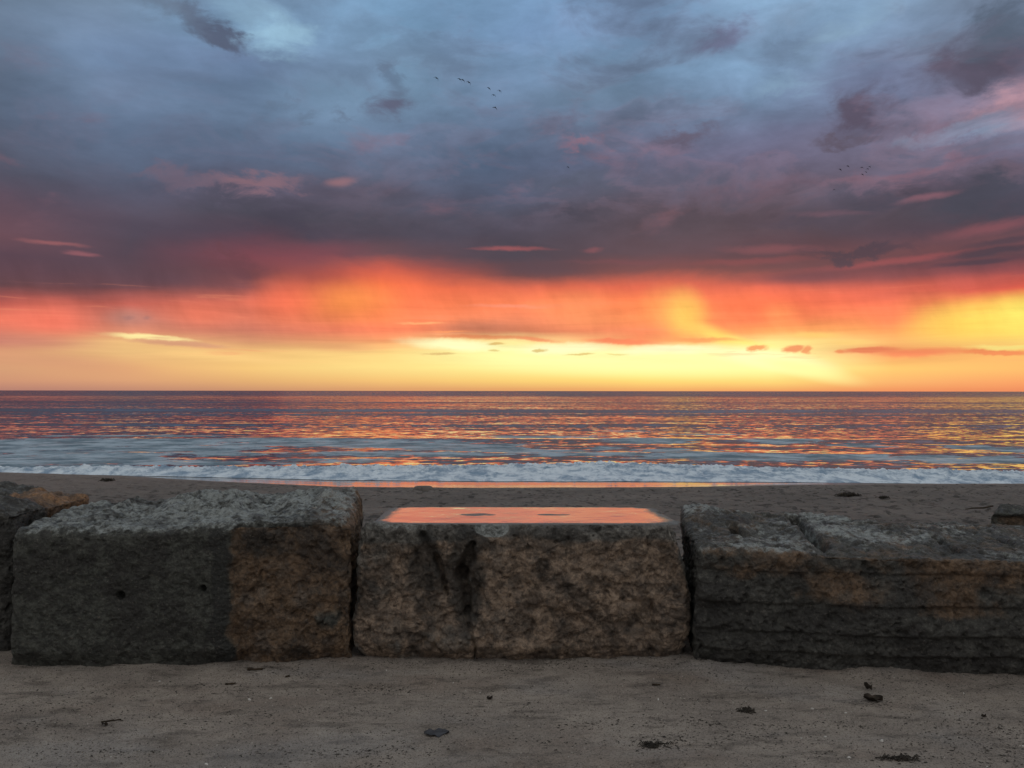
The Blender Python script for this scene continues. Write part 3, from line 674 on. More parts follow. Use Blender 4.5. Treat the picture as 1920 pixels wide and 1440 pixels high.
# middle block: rounded pitted block with a wet level top
MT = dict(y0=4.50, slope=-.026)
def top_plane(x, y): return .752+MT['slope']*(y-MT['y0'])
def shape_mid(W, n, s, t, h, K, sd):
    front = np.clip(-n[:, 1], 0, 1); top = np.clip(n[:, 2], 0, 1)
    x, y, z = W[:, 0].copy(), W[:, 1].copy(), W[:, 2].copy()
    big = fbm(K, 1.8, 4, sd+20)
    # level the top
    tp = top_plane(x, y)+.0025*fbm(K, 9, 3, sd+21)
    flat = sm(top, .75, .97)
    z = z*(1-flat)+tp*flat
    # slope the two ends in towards the top
    k = sm(z, .35, .78)
    ends = sm(s, .06, 0)*.065; ends2 = sm(s, .92, 1.)*.075
    x += k*(ends-ends2)*1.0
    # rounded lower corners
    x += (1-sm(z, -.02, .14))*(.07*(1-sm(s, .0, .12))-.05*sm(s, .9, 1.))
    y += front*.06*(1-sm(z, -.02, .10))
    y += front*(.028*fbm(K, 5, 4, sd+23, ridge=True))
    # the forked crack
    black = 0*x
    def crack(px0, py0, px1, py1, w0, w1, dep, bl=.9):
        nonlocal y, black
        d, tt = segd(x+.035*fbm(K, 7, 4, sd+25), z+.02*fbm(K, 9, 4, sd+26), gx(px0), gz(py0), gx(px1), gz(py1))
        wd = w0+(w1-w0)*tt
        f_ = 1-sm(d, wd*.35, wd*1.1)
        y = y+front*dep*f_; black = np.maximum(black, bl*.6*(1-sm(d, wd*.2, wd*1.7)))
    crack(884, 1025, 866, 1080, .022, .048, .07); crack(866, 1080, 876, 1150, .048, .028, .075); crack(876, 1150, 893, 1240, .020, .006, .030, .55)
    crack(885, 1080, 905, 1125, .02, .030, .030, .7); crack(792, 1010, 815, 1050, .03, .035, .035, .9); crack(770, 1030, 785, 1075, .03, .03, .02, .8); crack(815, 1050, 842, 1115, .026, .012, .045, .8)
    crack(830, 1150, 815, 1220, .03, .02, .012, .6); crack(780, 1195, 830, 1225, .012, .012, .02, .3)
    crack(1000, 1140, 1080, 1160, .03, .035, .02, .2); crack(1080, 1160, 1120, 1150, .03, .01, .015, .2)
    crack(1217, 1025, 1224, 1195, .012, .012, .014, .3)
    # shallow step left of the crack
    y += front*.03*sm(x, gx(850), gx(800))*sm(x, gx(700), gx(770))*(.5+fbm(K, 3, 3, sd+27))
    blk2 = front*(.18+.62*np.exp(-((x-gx(872))/.10)**2)*sm(z, .05, .3)+.5*np.exp(-((x-gx(795))/.10)**2)*sm(z, .25, .45)+.3*fbm(K, 2.2, 3, sd+29))
    black = np.maximum(black*sm(front, .2, .6), blk2)
    d, _ = segd(x, z, gx(905), gz(988), gx(935), gz(988))
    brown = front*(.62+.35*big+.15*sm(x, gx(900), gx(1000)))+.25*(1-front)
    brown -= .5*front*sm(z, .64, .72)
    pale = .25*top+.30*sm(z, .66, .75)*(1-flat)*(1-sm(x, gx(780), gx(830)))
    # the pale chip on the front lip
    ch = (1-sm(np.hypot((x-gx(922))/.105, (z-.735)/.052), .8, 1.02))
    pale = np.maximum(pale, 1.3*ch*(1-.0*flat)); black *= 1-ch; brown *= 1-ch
    y += front*.018*ch
    pale = np.maximum(pale, .4*front*(1-sm(np.hypot((x-gx(880))/.02, (z-gz(1095))/.03), .7, 1.1)))
    brown = brown*(1-flat)
    return np.stack([x, y, z], 1), np.stack([brown, pale, black], 1)
m_mid = mat_stone('brown_sandstone', (.065, .063, .055), (.23, .222, .195), (.115, .086, .062), (.42, .315, .225), wetk=.5)
middle = stone('stone_block', [(-.892, 4.45), (.985, 4.45), (1.01, 5.33), (-.81, 5.33)], -.08, [.762, .762, .742, .742], .065, .0068, m_mid, shape_mid, 2)
tag(middle, 'middle brown pitted stone block with a forked dark crack and a wet flat top', 'stone block', 'stone blocks in a row along the beach')

# right block: quarried slab with horizontal saw steps and wedge slots on its top
def shape_right(W, n, s, t, h, K, sd):
    front = np.clip(-n[:, 1], 0, 1); top = np.clip(n[:, 2], 0, 1)
    x, y, z = W[:, 0].copy(), W[:, 1].copy(), W[:, 2].copy()
    big = fbm(K, 1.8, 4, sd+20)
    zz = z+.022*fbm(K*np.array([1, 0, 0]), 1.5, 3, sd+21)+.012*(x-2)*-.3
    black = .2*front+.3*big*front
    # saw steps: grooves between courses that stand slightly in and out
    for gz_, dep, wd in ((.530, .010, .008), (.360, .013, .008), (.205, .018, .009), (.098, .012, .008)):
        f_ = np.exp(-((zz-gz_)/wd)**2); brk = np.clip(.55+1.6*fbm(K*np.array([1, 0, 0])+gz_*31, 2.2, 3, sd+33), 0, 1.3); y += front*dep*f_*brk; black = black+.12*f_*front*brk
    lev = np.interp(zz, [-.1, .09, .105, .195, .215, .352, .368, .522, .538, .7], [.030, .026, .004, .010, -.010, .012, -.004, .018, .006, .012])
    y += front*lev*(.8+.9*fbm(K*np.array([1, 0, 0]), 1.3, 3, sd+35))
    # broken-away notch at the lower left
    nt = (1-sm(x, 1.05, 1.19))*(1-sm(z, .30, .40)); y += front*.05*nt
    y += front*.05*(1-sm(z, -.02, .10))*np.clip(.5+fbm(K*np.array([1, 0, 0]), 1.5, 3, sd+30)*1.5, 0, 1.2)
    # slotted rough top
    z += top*(.030*fbm(K*np.array([.8, .6, 1]), 3.2, 4, sd+24, ridge=True)+.014*fbm(K, 9, 4, sd+26))*sm(t, .02, .25)
    def slot(p0, p1, w_, dep):
        nonlocal z, black
        Ya = (1.5-.655)*F/(p0[1]-HZ); Yb = (1.5-.635)*F/(p1[1]-HZ)
        xa, xb = (p0[0]-960)/F*Ya, (p1[0]-960)/F*Yb
        d, tt = segd(x, y, xa, Ya, xb, Yb)
        f_ = 1-sm(d, w_*.5, w_*1.15); z = z-top*dep*f_; black = np.maximum(black, .8*f_*top)
    slot((1372, 992), (1396, 1012), .036, .09); slot((1486, 978), (1542, 1024), .045, .11); slot((1748, 1003), (1800, 1030), .028, .08)
    slot((1858, 1000), (1890, 1016), .034, .08); slot((1640, 968), (1680, 984), .03, .06); slot((1450, 958), (1560, 968), .026, .06)
    # hump at the left end, dip along the back right
    z += top*.03*np.exp(-((x-1.25)/.16)**2)*sm(t, .3, .9)
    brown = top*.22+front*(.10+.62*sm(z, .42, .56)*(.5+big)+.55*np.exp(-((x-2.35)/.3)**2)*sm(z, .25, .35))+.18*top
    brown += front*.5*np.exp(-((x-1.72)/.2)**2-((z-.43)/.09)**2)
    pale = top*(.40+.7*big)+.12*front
    return np.stack([x, y, z], 1), np.stack([brown, pale, black], 1)
m_right = mat_stone('dark_limestone', (.034, .035, .031), (.10, .102, .090), (.090, .059, .035), (.23, .150, .088))
right = stone('stone_block', [(1.010, 4.37), (3.55, 4.05), (3.62, 5.15), (1.13, 5.42)], -.08, [.640, .615, .625, .700], .035, .0076, m_right, shape_right, 3)
tag(right, 'wide dark stone block with horizontal grooves on its face and slots in its top', 'stone block', 'stone blocks in a row along the beach')

def shape_end(W, n, s, t, h, K, sd):
    front = np.clip(-n[:, 1], 0, 1); top = np.clip(n[:, 2], 0, 1)
    x, y, z = W[:, 0].copy(), W[:, 1].copy(), W[:, 2].copy()
    z += top*(.05*fbm(K, 3.4, 4, sd+24, ridge=True)+.02*fbm(K, 9, 3, sd+25))
    z -= top*.05*sm(x, -3.02, -2.86)
    og = sm(t, .32, .46)*sm(x, -3.24, -3.16); z -= top*.035*og
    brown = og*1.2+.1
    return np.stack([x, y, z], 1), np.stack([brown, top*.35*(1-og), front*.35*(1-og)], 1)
m_end = mat_stone('ochre_sandstone', (.036, .038, .034), (.085, .085, .075), (.13, .075, .036), (.36, .20, .095))
end = stone('stone_block', [(-4.6, 4.62), (-2.86, 4.60), (-2.86, 5.50), (-4.6, 5.55)], -.08, [.84, .83, .835, .90], .06, .010, m_end, shape_end, 4)
tag(end, 'stone block cut off by the left edge with a bright ochre broken corner', 'stone block', 'stone blocks in a row along the beach')
def shape_far(W, n, s, t, h, K, sd):
    top = np.clip(n[:, 2], 0, 1); front = np.clip(-n[:, 1], 0, 1)
    x, y, z = W[:, 0].copy(), W[:, 1].copy(), W[:, 2].copy()
    z += top*.05*fbm(K, 3.4, 4, sd+24, ridge=True); y += front*.06*(1-sm(z, .44, .50))
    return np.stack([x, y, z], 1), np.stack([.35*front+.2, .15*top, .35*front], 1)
far = stone('stone_block', [(4.0, 6.7), (5.6, 6.2), (5.9, 7.0), (4.42, 7.3)], -.3, [.50, .46, .45, .47], .05, .012, m_left, shape_far, 5)
tag(far, 'dark stone block standing behind the grooved block at the right edge', 'stone block', 'stone blocks in a row along the beach')

# sheet of rain water on the middle block
nr, na = 26, 220
ang = np.linspace(0, 2*np.pi, na, endpoint=False); V = []
cx, cy = .068, 4.903
for k in range(nr+1):
    f = k/nr
    ca, sa = np.cos(ang), np.sin(ang)
    ex = .22
    hx = .878; hy = .405
    ux = np.sign(ca)*np.abs(ca)**ex; uy = np.sign(sa)*np.abs(sa)**ex
    nn = fbm(np.stack([ca*2, sa*2, 0*ca], 1), 1.6, 5, 91)
    rad = f*(1+(.07*nn+.05*fbm(np.stack([ca*7, sa*7, 0*ca], 1), 1.6, 3, 92))*f)
    x = cx+hx*ux*rad; y = cy+hy*uy*rad
    x = x+.0*(y-cy)
    edge = sm(f, .96, 1.)
    z = top_plane(x, y)+.0050-.0100*edge
    V.append(np.stack([x, y, z], 1))
V = np.concatenate(V); Fs = []; rimv = np.repeat(sm(np.arange(nr+1)/nr, .76, 1.05), na)
for k in range(nr):
    for j in range(na):
        a, b = k*na+j, k*na+(j+1) % na
        Fs.append((a, b, b+na, a+na) if k else (a, b+na, a+na))
# two dry islands where the stone stands proud
for ix, iy, rx_, ry_ in ((gx(893, 4.93)-.0, 4.90, .125, .075), (gx(1037, 4.93), 4.90, .115, .05)):
    d = np.hypot((V[:, 0]-ix)/rx_, (V[:, 1]-iy)/ry_)+.5*fbm(np.stack([V[:, 0], V[:, 1], 0*V[:, 0]], 1), 14, 4, 95)
    rimv = np.maximum(rimv, 1-sm(d, .55, 1.2))
pud = link_mesh('puddle', V-np.array([cx, cy, .75]), Fs, mat_water_film(), attrs={'rim': np.stack([rimv]*3, 1)}); pud.location = (cx, cy, .75)
tag(pud, 'thin sheet of rainwater glowing orange on top of the middle stone block', 'puddle')

# --------------------------------------------------------------- litter on the path
def gp(px, py): Yv = 1.5*F/(py-HZ); return (px-960)/F*Yv, Yv
m_twig = mat_plain('dark_wood', (.022, .015, .008), (.05, .034, .018), 60)
m_leaf = mat_plain('dead_leaf', (.018, .014, .010), (.045, .032, .022), 40)
m_chip = mat_plain('white_shell', (.55, .54, .50), (.78, .77, .74), 80, .5, .0005)
m_weed = mat_plain('dry_seaweed', (.022, .019, .015), (.055, .047, .036), 40)
def ground_z(x, y):
    return float(path_h(np.array([x]), np.array([y]))[0])
def tube(name, pts, rads, mat, loc, nseg=7):
    V = []; Fq = []
    pts = [np.array(q, float) for q in pts]
    for i, q in enumerate(pts):
        d = pts[min(i+1, len(pts)-1)]-pts[max(i-1, 0)]; d /= np.linalg.norm(d)
        a = np.cross(d, (0, 0, 1)); a /= max(np.linalg.norm(a), 1e-6); b = np.cross(a, d)
        for k in range(nseg):
            t = 2*math.pi*k/nseg; V.append(q+rads[i]*(a*math.cos(t)+b*math.sin(t)))
    for i in range(len(pts)-1):
        for k in range(nseg):
            k2 = (k+1) % nseg; Fq.append((i*nseg+k, i*nseg+k2, (i+1)*nseg+k2, (i+1)*nseg+k))
    Fq.append(tuple(range(nseg))[::-1]); Fq.append(tuple(range((len(pts)-1)*nseg, len(pts)*nseg)))
    o = link_mesh(name, V, Fq, mat); o.location = loc; return o
def twig(px, py, length, ang, r, label):
    x, y = gp(px, py); z = ground_z(x, y)+r*.7
    a = R(ang); n_ = 7; pts = []
    for i in range(n_):
        s = (i/(n_-1)-.5)*length
        pts.append((s*math.cos(a)-math.sin(a)*random.uniform(-.06, .06)*length, s*math.sin(a)+math.cos(a)*random.uniform(-.05, .05)*length, random.uniform(0, .3)*r))
    o = tube('twig', pts, [r*random.uniform(.7, 1.1)*(1-.3*i/n_) for i in range(n_)], m_twig, (x, y, z))
    return tag(o, label, 'twig', 'twigs lying on the sand in front of the stones')
twig(480, 1261, .082, -4, .0085, 'thick dark twig on the sand just below the left block')
twig(434, 1283, .050, 14, .006, 'short slanted dark twig between the path and the left block')
twig(212, 1354, .085, 22, .0045, 'thin crooked twig on the sand at the lower left')
twig(541, 1271, .022, 30, .006, 'tiny dark twig below the brown end of the left block')
twig(1230, 1284, .040, 8, .006, 'small dark twig below the right end of the middle block')
def leaf(px, py, ln, wd, ang, curl, label, mat=m_leaf, cat='leaf'):
    x, y = gp(px, py); z = ground_z(x, y)+.003
    V = []; Fq = []; n_ = 12; m_ = 6
    for i in range(n_+1):
        u = i/n_; wv = wd*.5*math.sin(math.pi*min(1, u*1.02+.01))**.7*(1+.25*math.sin(u*19+px))
        for j in range(m_+1):
            v = j/m_*2-1
            px_, py_ = (u-.5)*ln, v*wv
            zz = .004+curl*(abs(v)**1.6*.7+.5*(u-.5)**2*2)+.004*math.sin(u*9+v*4+px)
            a = R(ang); V.append((px_*math.cos(a)-py_*math.sin(a), px_*math.sin(a)+py_*math.cos(a), zz))
    k = m_+1
    for i in range(n_):
        for j in range(m_): Fq.append((i*k+j, i*k+j+1, (i+1)*k+j+1, (i+1)*k+j))
    nb = len(V); V = V+[(q[0], q[1], q[2]-.0015) for q in V]
    Fq = Fq+[tuple(q+nb for q in f)[::-1] for f in Fq]
    o = link_mesh('leaf' if cat == 'leaf' else 'seaweed', V, Fq, mat); o.location = (x, y, z); return tag(o, label, cat, 'dead leaves on the sand' if cat == 'leaf' else None)
leaf(1636, 1312, .085, .062, -18, .022, 'curled dark brown leaf on the sand below the grooved block')
leaf(1626, 1290, .050, .022, 112, .028, 'narrow upright leaf tip behind the curled brown leaf')
leaf(820, 1374, .11, .075, 6, .002, 'flat bluish black leaf pressed into the sand at the centre', mat_plain('wet_leaf', (.035, .038, .045), (.06, .064, .075), 30))
leaf(200, 1362, .035, .016, -20, .008, 'small shrivelled leaf under the thin twig at the lower left')
leaf(919, 1311, .030, .020, 20, .008, 'small black leaf on the sand below the forked crack')
leaf(1842, 1341, .022, .015, 0, .006, 'tiny dark leaf on the sand near the right edge')
def clump(px, py, sx, sy, nst, label, hz=None, sc=1., at=None):
    if at is None: x, y = gp(px, py); z = ground_z(x, y)
    else: x, y, z = at
    r_ = random.Random(px*7+py); V = []; Fq = []
    for _ in range(nst):
        cx_, cy_ = r_.gauss(0, .35)*sx, r_.gauss(0, .35)*sy; a = r_.uniform(-.6, .6)+(math.pi if r_.random() < .5 else 0)
        sx, sy = sx, sy; L = r_.uniform(.008, .024)*sc; w_ = r_.uniform(.0015, .004)*sc; h0 = r_.uniform(.001, .006)*sc; h1 = r_.uniform(.002, .014)*sc
        c_, s_ = math.cos(a), math.sin(a); b = len(V)
        for (l, wv, hh) in ((0, w_*.5, h0), (L*.5, w_, max(h0, h1)*1.15), (L, w_*.2, h1*.4)):
            for sg in (-1, 1):
                for dz in (0, .0025*sc): V.append((cx_+l*c_-sg*wv*s_, cy_+l*s_+sg*wv*c_, hh+dz))
        for i in (0, 4):
            q = b+i; Fq += [(q+1, q+3, q+7, q+5), (q, q+4, q+6, q+2), (q, q+1, q+5, q+4), (q+2, q+6, q+7, q+3)]
        Fq += [(b, b+2, b+3, b+1), (b+8, b+9, b+11, b+10)]
    o = link_mesh('seaweed', V, Fq, m_weed, smooth=False); o.location = (x, y, z)
    return tag(o, label, 'seaweed', 'scraps of dried seaweed')
clump(1400, 1331, .05, .045, 70, 'tall tangled scrap of black seaweed on the sand below the grooved block')
clump(1226, 1396, .085, .035, 80, 'dark scrap of seaweed on the sand at the lower centre right')
clump(1680, 1420, .10, .025, 90, 'black seaweed scrap at the bottom of the picture on the right')
# dark crumbs of plant debris blown over the sand in drifts, too many to count
nc = 5200
qx = rng.uniform(-3, 3, 60000); qy = rng.uniform(2.9, 4.45, 60000)
dens = fbm(np.stack([qx*.8, qy*2.2, 0*qx], 1), 1.5, 4, 97)+.35*fbm(np.stack([qx*3, qy*7, 0*qx], 1), 1., 3, 98)
for (px, py, sx, sy) in ((1510,1356,90,9),(1525,1412,60,9),(1072,1361,70,10),(300,1410,140,8),(1240,1349,80,8),(1335,1353,60,7),(715,1290,50,8),(1880,1365,70,12),(1226,1396,60,14),(1640,1318,30,12),(1680,1422,70,10),(60,1362,70,12),(580,1410,150,9),(1010,1386,60,8)):
    X0, Y0 = gp(px, py); k1 = F/Y0; dens += .75*np.exp(-((qx-X0)*k1/sx)**2-((qy-Y0)*F*1.5/Y0**2/sy)**2)
pick = rng.random(60000) < np.clip((dens-.02)*1.1, 0.012, 1)
qx, qy = qx[pick][:nc], qy[pick][:nc]; nc = len(qx)
sz = .0022+.0075*rng.random(nc)**2.5; an = rng.normal(0, .7, nc); ca, sa = np.cos(an), np.sin(an)
cb = np.array([[-1, 0, 0], [-.2, .4, .1], [1, .05, 0], [.1, -.45, .1], [0, 0, .35], [.3, .1, .28]])[None]*sz[:, None, None]*rng.uniform(.5, 1.5, (nc, 6, 1))
cv = np.stack([cb[..., 0]*ca[:, None]-cb[..., 1]*sa[:, None]+qx[:, None], cb[..., 0]*sa[:, None]+cb[..., 1]*ca[:, None]+qy[:, None], cb[..., 2]+path_h(qx, qy)[:, None]+.0008], -1)
cf = np.array([[0, 1, 4], [1, 2, 5], [1, 5, 4], [2, 3, 5], [3, 4, 5], [3, 0, 4]])
deb = link_mesh('debris', cv.reshape(-1, 3), (cf[None]+np.arange(nc)[:, None, None]*6).reshape(-1, 3), m_weed, smooth=False)
tag(deb, 'dark crumbs of dried seaweed and wood drifted over the sandy path', 'debris', kind='stuff')
# white chips
chips = [(302,1277,.014,'pale shell chip on the sand under the grey face of the left block'),(470,1311,.020,'flat white shell chip left of two below the left block'),(510,1310,.018,'bright oblong shell chip right of two below the left block'),
 (390,1431,.020,'white shell chip at the bottom edge left of centre'),(425,1438,.010,'tiny white shell chip at the bottom edge beside a larger one'),(598,1295,.008,'tiny shell speck below the brown end of the left block'),
 (726,1259,.012,'thin white shell splinter below the left corner of the middle block'),(851,1281,.012,'upright white shell splinter below the forked crack'),(901,1298,.010,'small shell chip right of the splinter below the crack'),
 (1234,1309,.018,'slanted white shell splinter below the middle block right end'),(1435,1330,.014,'round white shell chip beside the tall seaweed scrap'),(1522,1326,.018,'flat white shell chip left of the curled leaf'),
 (1584,1334,.014,'pointed white shell chip just left of the curled leaf'),(1546,1380,.014,'bright shell chip below the faint seaweed line'),(1501,1384,.010,'faint shell chip at the lower right centre'),(1651,1388,.022,'oblong white shell chip above the bottom right seaweed'),
 (1590,1419,.020,'white shell chip left of the bottom right seaweed scrap'),(1653,1309,.010,'tiny pale shell chip right beside the curled leaf'),(1915,1393,.012,'shell chip at the right edge of the picture'),(1848,1433,.010,'shell chip in the bottom right corner'),(212,1418,.008,'tiny shell speck in the bottom left'),(1805,1298,.014,'thin pale shell splinter under the right end of the grooved block')]
for i, (px, py, sz, lb) in enumerate(chips):
    x, y = gp(px, py); z = ground_z(x, y); r_ = random.Random(i)
    k = 7; a0 = r_.uniform(-.4, .4)+ (1.3 if 'splinter' in lb else 0); el = .45
    V = []; 
    for zz, s_ in ((0, 1.), (sz*.28, .75)):
        for j in range(k):
            t = 2*math.pi*j/k; rr = .5*sz*s_*r_.uniform(.75, 1.1); u, v = rr*math.cos(t), rr*el*math.sin(t)
            V.append((u*math.cos(a0)-v*math.sin(a0), u*math.sin(a0)+v*math.cos(a0), zz))
    Fq = [tuple(range(k))[::-1], tuple(range(k, 2*k))]+[(j, (j+1) % k, k+(j+1) % k, k+j) for j in range(k)]
    o = link_mesh('shell_chip', V, Fq, m_chip, smooth=False); o.location = (x, y, z+.001); o.rotation_euler = (r_.uniform(.1, .5), r_.uniform(-.2, .2), 0)
    tag(o, lb, 'shell', 'white shell chips on the sand')

# grit: loose grains over the whole foreground, too many to count
ng = 26000
gx_ = rng.uniform(-3.0, 3.0, ng); gy_ = 2.9+1.75*rng.random(ng)**.9; gs = .0012+.0032*rng.random(ng)**3
gzv = path_h(gx_, gy_)
base = np.array([[1, 0, 0], [-.5, .87, 0], [-.5, -.87, 0], [0, 0, .9], [0, 0, -.9]])
fac = np.array([[0, 1, 3], [1, 2, 3], [2, 0, 3], [1, 0, 4], [2, 1, 4], [0, 2, 4]])
ang = rng.uniform(0, 6.28, ng); ca, sa = np.cos(ang), np.sin(ang)
st_ = rng.uniform(.6, 1.5, (ng, 3)); Bv = base[None]*st_[:, None, :]*gs[:, None, None]
Vx = Bv[..., 0]*ca[:, None]-Bv[..., 1]*sa[:, None]+gx_[:, None]; Vy = Bv[..., 0]*sa[:, None]+Bv[..., 1]*ca[:, None]+gy_[:, None]; Vz = Bv[..., 2]+gzv[:, None]+gs[:, None]*.3
tone = rng.random(ng); cg = np.where(tone[:, None] < .55, np.array([[.10, .088, .075]]), np.where(tone[:, None] < .9, np.array([[.27, .24, .20]]), np.array([[.5, .47, .42]])))
cg = np.repeat(cg, 5, axis=0)
Fg = (fac[None]+np.arange(ng)[:, None, None]*5).reshape(-1, 3)
mg, n, p, o_ = new_mat('grit'); n.put(p, 'Base Color', attr(n, 'tone')); n.put(p, 'Roughness', .8)
grit = link_mesh('grit', np.stack([Vx, Vy, Vz], -1).reshape(-1, 3), Fg, mg, smooth=False, attrs={'tone': cg})
tag(grit, 'loose grains of coarse sand and grit scattered over the path', 'grit', kind='stuff')

# --------------------------------------------------------------- beach finds behind the stones
def on_beach(px, py):
    """march the sight line to the sand"""
    for Yv in np.arange(7., 36., .05):
        x = (px-960)/F*Yv; zr = 1.5-(py-HZ)/F*Yv
        zb = float(beach_h(np.array([x]), np.array([Yv]))[0])
        if zr <= zb: return x, Yv, zb
    return x, Yv, zb
clump(1590, 931, .35, .18, 110, 'tangled heap of seaweed and sticks on the beach above the grooved block', sc=7., at=on_beach(1590, 931))
clump(1660, 935, .14, .08, 30, 'small dark seaweed lump right of the tangled heap on the beach', sc=5., at=on_beach(1655, 935))
clump(275, 906, .30, .15, 40, 'dark seaweed scrap on the beach above the left block', sc=7., at=on_beach(200, 904))
nb = 1500; bx = rng.uniform(-1, 1, 9000); by = 9+20*rng.random(9000); bx = bx*by*.68
dn = fbm(np.stack([bx*.5, by*.8, 0*bx], 1), 1.2, 3, 99)+np.where(bx/by > -.2, .12, -.12)
pk_ = (rng.random(9000) < np.clip(dn*1.3, .02, 1)) & (by < dryedge(bx)-.3); bx, by = bx[pk_][:nb], by[pk_][:nb]; nb = len(bx)
sz = .018+.06*rng.random(nb)**2.5; an = rng.normal(0, .5, nb); ca, sa = np.cos(an), np.sin(an)
cb = np.array([[-1, 0, 0], [-.2, .6, .05], [1, .05, 0], [.1, -.65, .05], [-.3, 0, .32], [.4, .1, .24]])[None]*sz[:, None, None]*rng.uniform(.5, 1.5, (nb, 6, 1))
cv = np.stack([cb[..., 0]*ca[:, None]-cb[..., 1]*sa[:, None]+bx[:, None], cb[..., 0]*sa[:, None]+cb[..., 1]*ca[:, None]+by[:, None], cb[..., 2]+beach_h(bx, by)[:, None]-.004], -1)
wr = link_mesh('debris', cv.reshape(-1, 3), (cf[None]+np.arange(nb)[:, None, None]*6).reshape(-1, 3), m_weed, smooth=False)
tag(wr, 'dark bits of seaweed and wood strewn over the trodden beach behind the stones', 'debris', kind='stuff')
xb, yb, zb = on_beach(1835, 958)
tw = tube('driftwood', [(-.26, 0, .03), (-.1, .02, .05), (.08, -.01, .06), (.28, .03, .09)], [.008, .014, .016, .018], m_twig, (xb, yb, zb)); tag(tw, 'thin dark driftwood stick pointing at the stone on the right edge', 'driftwood')
# flat lump at the edge of the wet sand
x, y, z = on_beach(794, 919); n1, n2 = 24, 14
U = np.linspace(-1, 1, n1); Vv = np.linspace(-1, 1, n2); A, B_, Fq = grid(U, Vv)
hh = np.clip(1-np.abs(A)**6, 0, 1)*np.clip(1-np.abs(B_)**4, 0, 1)
Vr = np.stack([A*.34*(1+.06*np.sin(B_*5)), B_*.16, hh*.16+.012*fbm(np.stack([A*3, B_*3, 0*A], 1), 1.5, 3, 5)-.03], 1)
rk = link_mesh('rock', Vr, Fq, mat_plain('grey_rock', (.10, .095, .088), (.17, .155, .14), 8, .9, .01)); rk.location = (x, y, z); tag(rk, 'flat grey rock at the edge of the wet sand', 'rock')

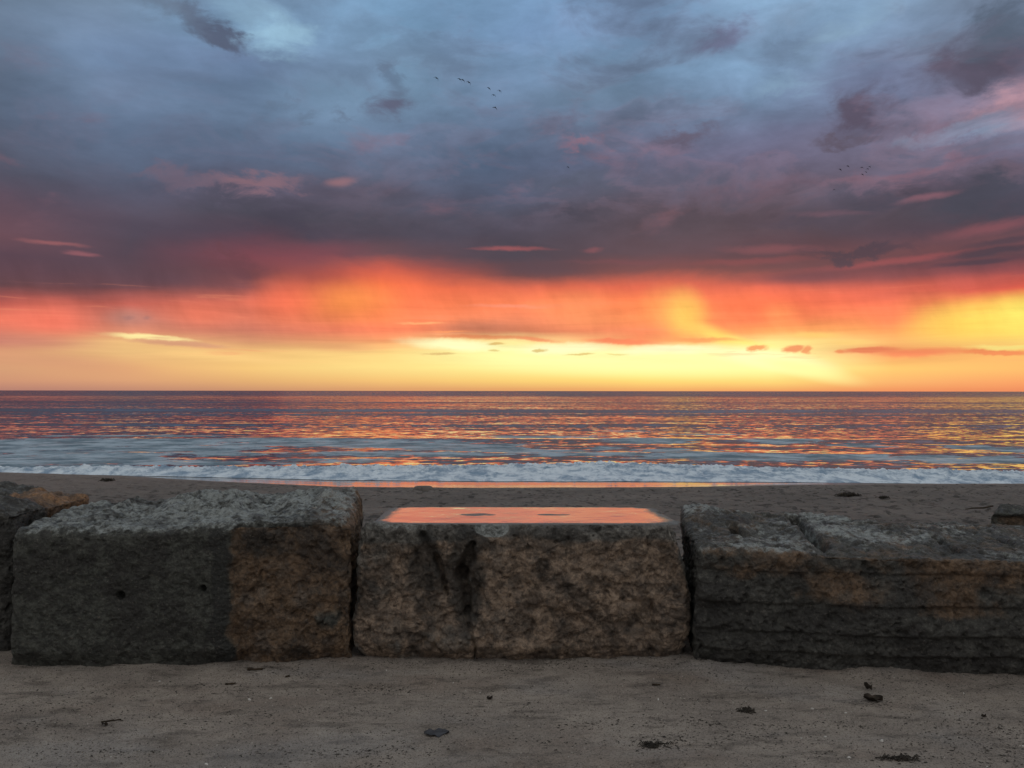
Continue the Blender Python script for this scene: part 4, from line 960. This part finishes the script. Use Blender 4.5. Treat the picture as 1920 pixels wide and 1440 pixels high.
# --------------------------------------------------------------- birds
m_bird = mat_plain('dark_plumage', (.006, .007, .009), (.012, .013, .016), 4, .9, .001, .1)
def bird(px, py, span_px, roll, droop, sweep, yaw, label, grp):
    """one continuous body: tapered trunk with bent, swept wings, thickness everywhere"""
    WS = 1.45; Yd = WS*F/span_px; a = math.atan((px-960)/F)
    V = []; Fq = []
    # trunk rings along the flight direction (local y), bill forward
    prof = [(-.52, .012), (-.42, .05), (-.25, .075), (0, .11), (.2, .095), (.33, .055), (.42, .06), (.50, .035), (.70, .008)]
    k = 8
    for (yy, r_) in prof:
        for j in range(k):
            t = 2*math.pi*j/k; V.append((r_*math.cos(t), yy, r_*.9*math.sin(t)+(.03 if yy > .3 else 0)))
    for i in range(len(prof)-1):
        for j in range(k): Fq.append((i*k+j, i*k+(j+1) % k, (i+1)*k+(j+1) % k, (i+1)*k+j))
    Fq.append(tuple(range(k))); Fq.append(tuple(range((len(prof)-1)*k, len(prof)*k))[::-1])
    for sg in (-1, 1):
        b = len(V); st = [(0.05, .02, .30, .05), (.22, .05, .29, .045), (.42, .06, .25, .035), (.66, .0, .19, .022), (.86, -.08, .12, .014), (.95, -.14, .04, .006)]
        for (u, yo, ch, th) in st:
            zz = .06+1.2*droop[0]*math.sin(min(1, u/.42)*math.pi/2)-droop[1]*max(0, u-.42)**1.3
            xx = sg*u*WS/1.9; yv = yo-sweep*max(0, u-.3)
            ch *= 1.9; th *= 2.4
            V += [(xx, yv+ch*.4, zz), (xx, yv, zz+th*.5), (xx, yv-ch*.6, zz-.004), (xx, yv, zz-th*.5)]
        for i in range(len(st)-1):
            for j in range(4):
                f = (b+i*4+j, b+i*4+(j+1) % 4, b+(i+1)*4+(j+1) % 4, b+(i+1)*4+j); Fq.append(f if sg > 0 else f[::-1])
        e = b+(len(st)-1)*4; Fq.append((e, e+1, e+2, e+3))
    o = link_mesh('seabird', V, Fq, m_bird); o.location = ((px-960)/F*Yd, Yd, 1.5+(HZ-py)/F*Yd)
    o.matrix_world = Matrix.Translation(o.location) @ Matrix.Rotation(-a, 4, 'Z') @ Matrix.Rotation(R(roll), 4, 'Y') @ Matrix.Rotation(R(38), 4, 'X') @ Matrix.Rotation(R(yaw*.4), 4, 'Z')
    return tag(o, label, 'bird', grp)
g1 = 'seabirds of the upper flock left of centre'; g2 = 'seabirds of the small flock at the upper right'
G8 = [(817,145,10.5,33,(.10,.9),.3,20,'seabird flying alone at the left end of the upper flock'),
 (861,147,9.5,42,(.02,.5),.4,50,'left of two overlapping seabirds in the upper flock'),(867,148.5,9.5,42,(.02,.5),.4,50,'right of two overlapping seabirds in the upper flock'),
 (878,153,10,40,(.08,.9),.3,30,'seabird just right of the overlapping pair in the upper flock'),(916,164,8.5,48,(.02,.3),.3,50,'straight winged seabird left of the last four of the upper flock'),
 (936,169,9,30,(.12,1.1),.3,20,'arched seabird farthest right in the upper flock'),(925,177,9,20,(.12,1.1),.3,15,'pale arched seabird between the others at the right of the upper flock'),
 (928,200,10,34,(-.12,.4),.3,40,'lowest seabird of the upper flock with raised wings')]
for b in G8: bird(*b, g1)
bird(1065, 312.5, 6.5, 40, (.03, .5), .3, 50, 'single seabird flying alone in the middle of the dark clouds', None)
G7 = [(1577,316,7,52,(-.1,.3),.3,50,'darkest seabird at the left end of the right hand flock'),(1591,310,6.5,42,(.03,.5),.3,40,'second seabird from the left in the right hand flock'),
 (1617,312.5,6.5,16,(.12,1.2),.3,20,'level arched seabird in the middle of the right hand flock'),(1632,311,5.5,38,(.03,.6),.3,50,'topmost right seabird of the right hand flock'),
 (1628,315,5.5,25,(.05,.9),.3,30,'seabird just below the topmost right one of the right hand flock'),(1625,321,5,50,(.03,.5),.3,50,'second lowest seabird of the right hand flock'),
 (1618,325.5,6,35,(.08,.9),.3,30,'lowest seabird of the right hand flock')]
for b in G7: bird(*b, g2)
bird(1565, 354, 4.2, 5, (.02, .3), .3, 70, 'tiny single seabird below and left of the right hand flock', None)
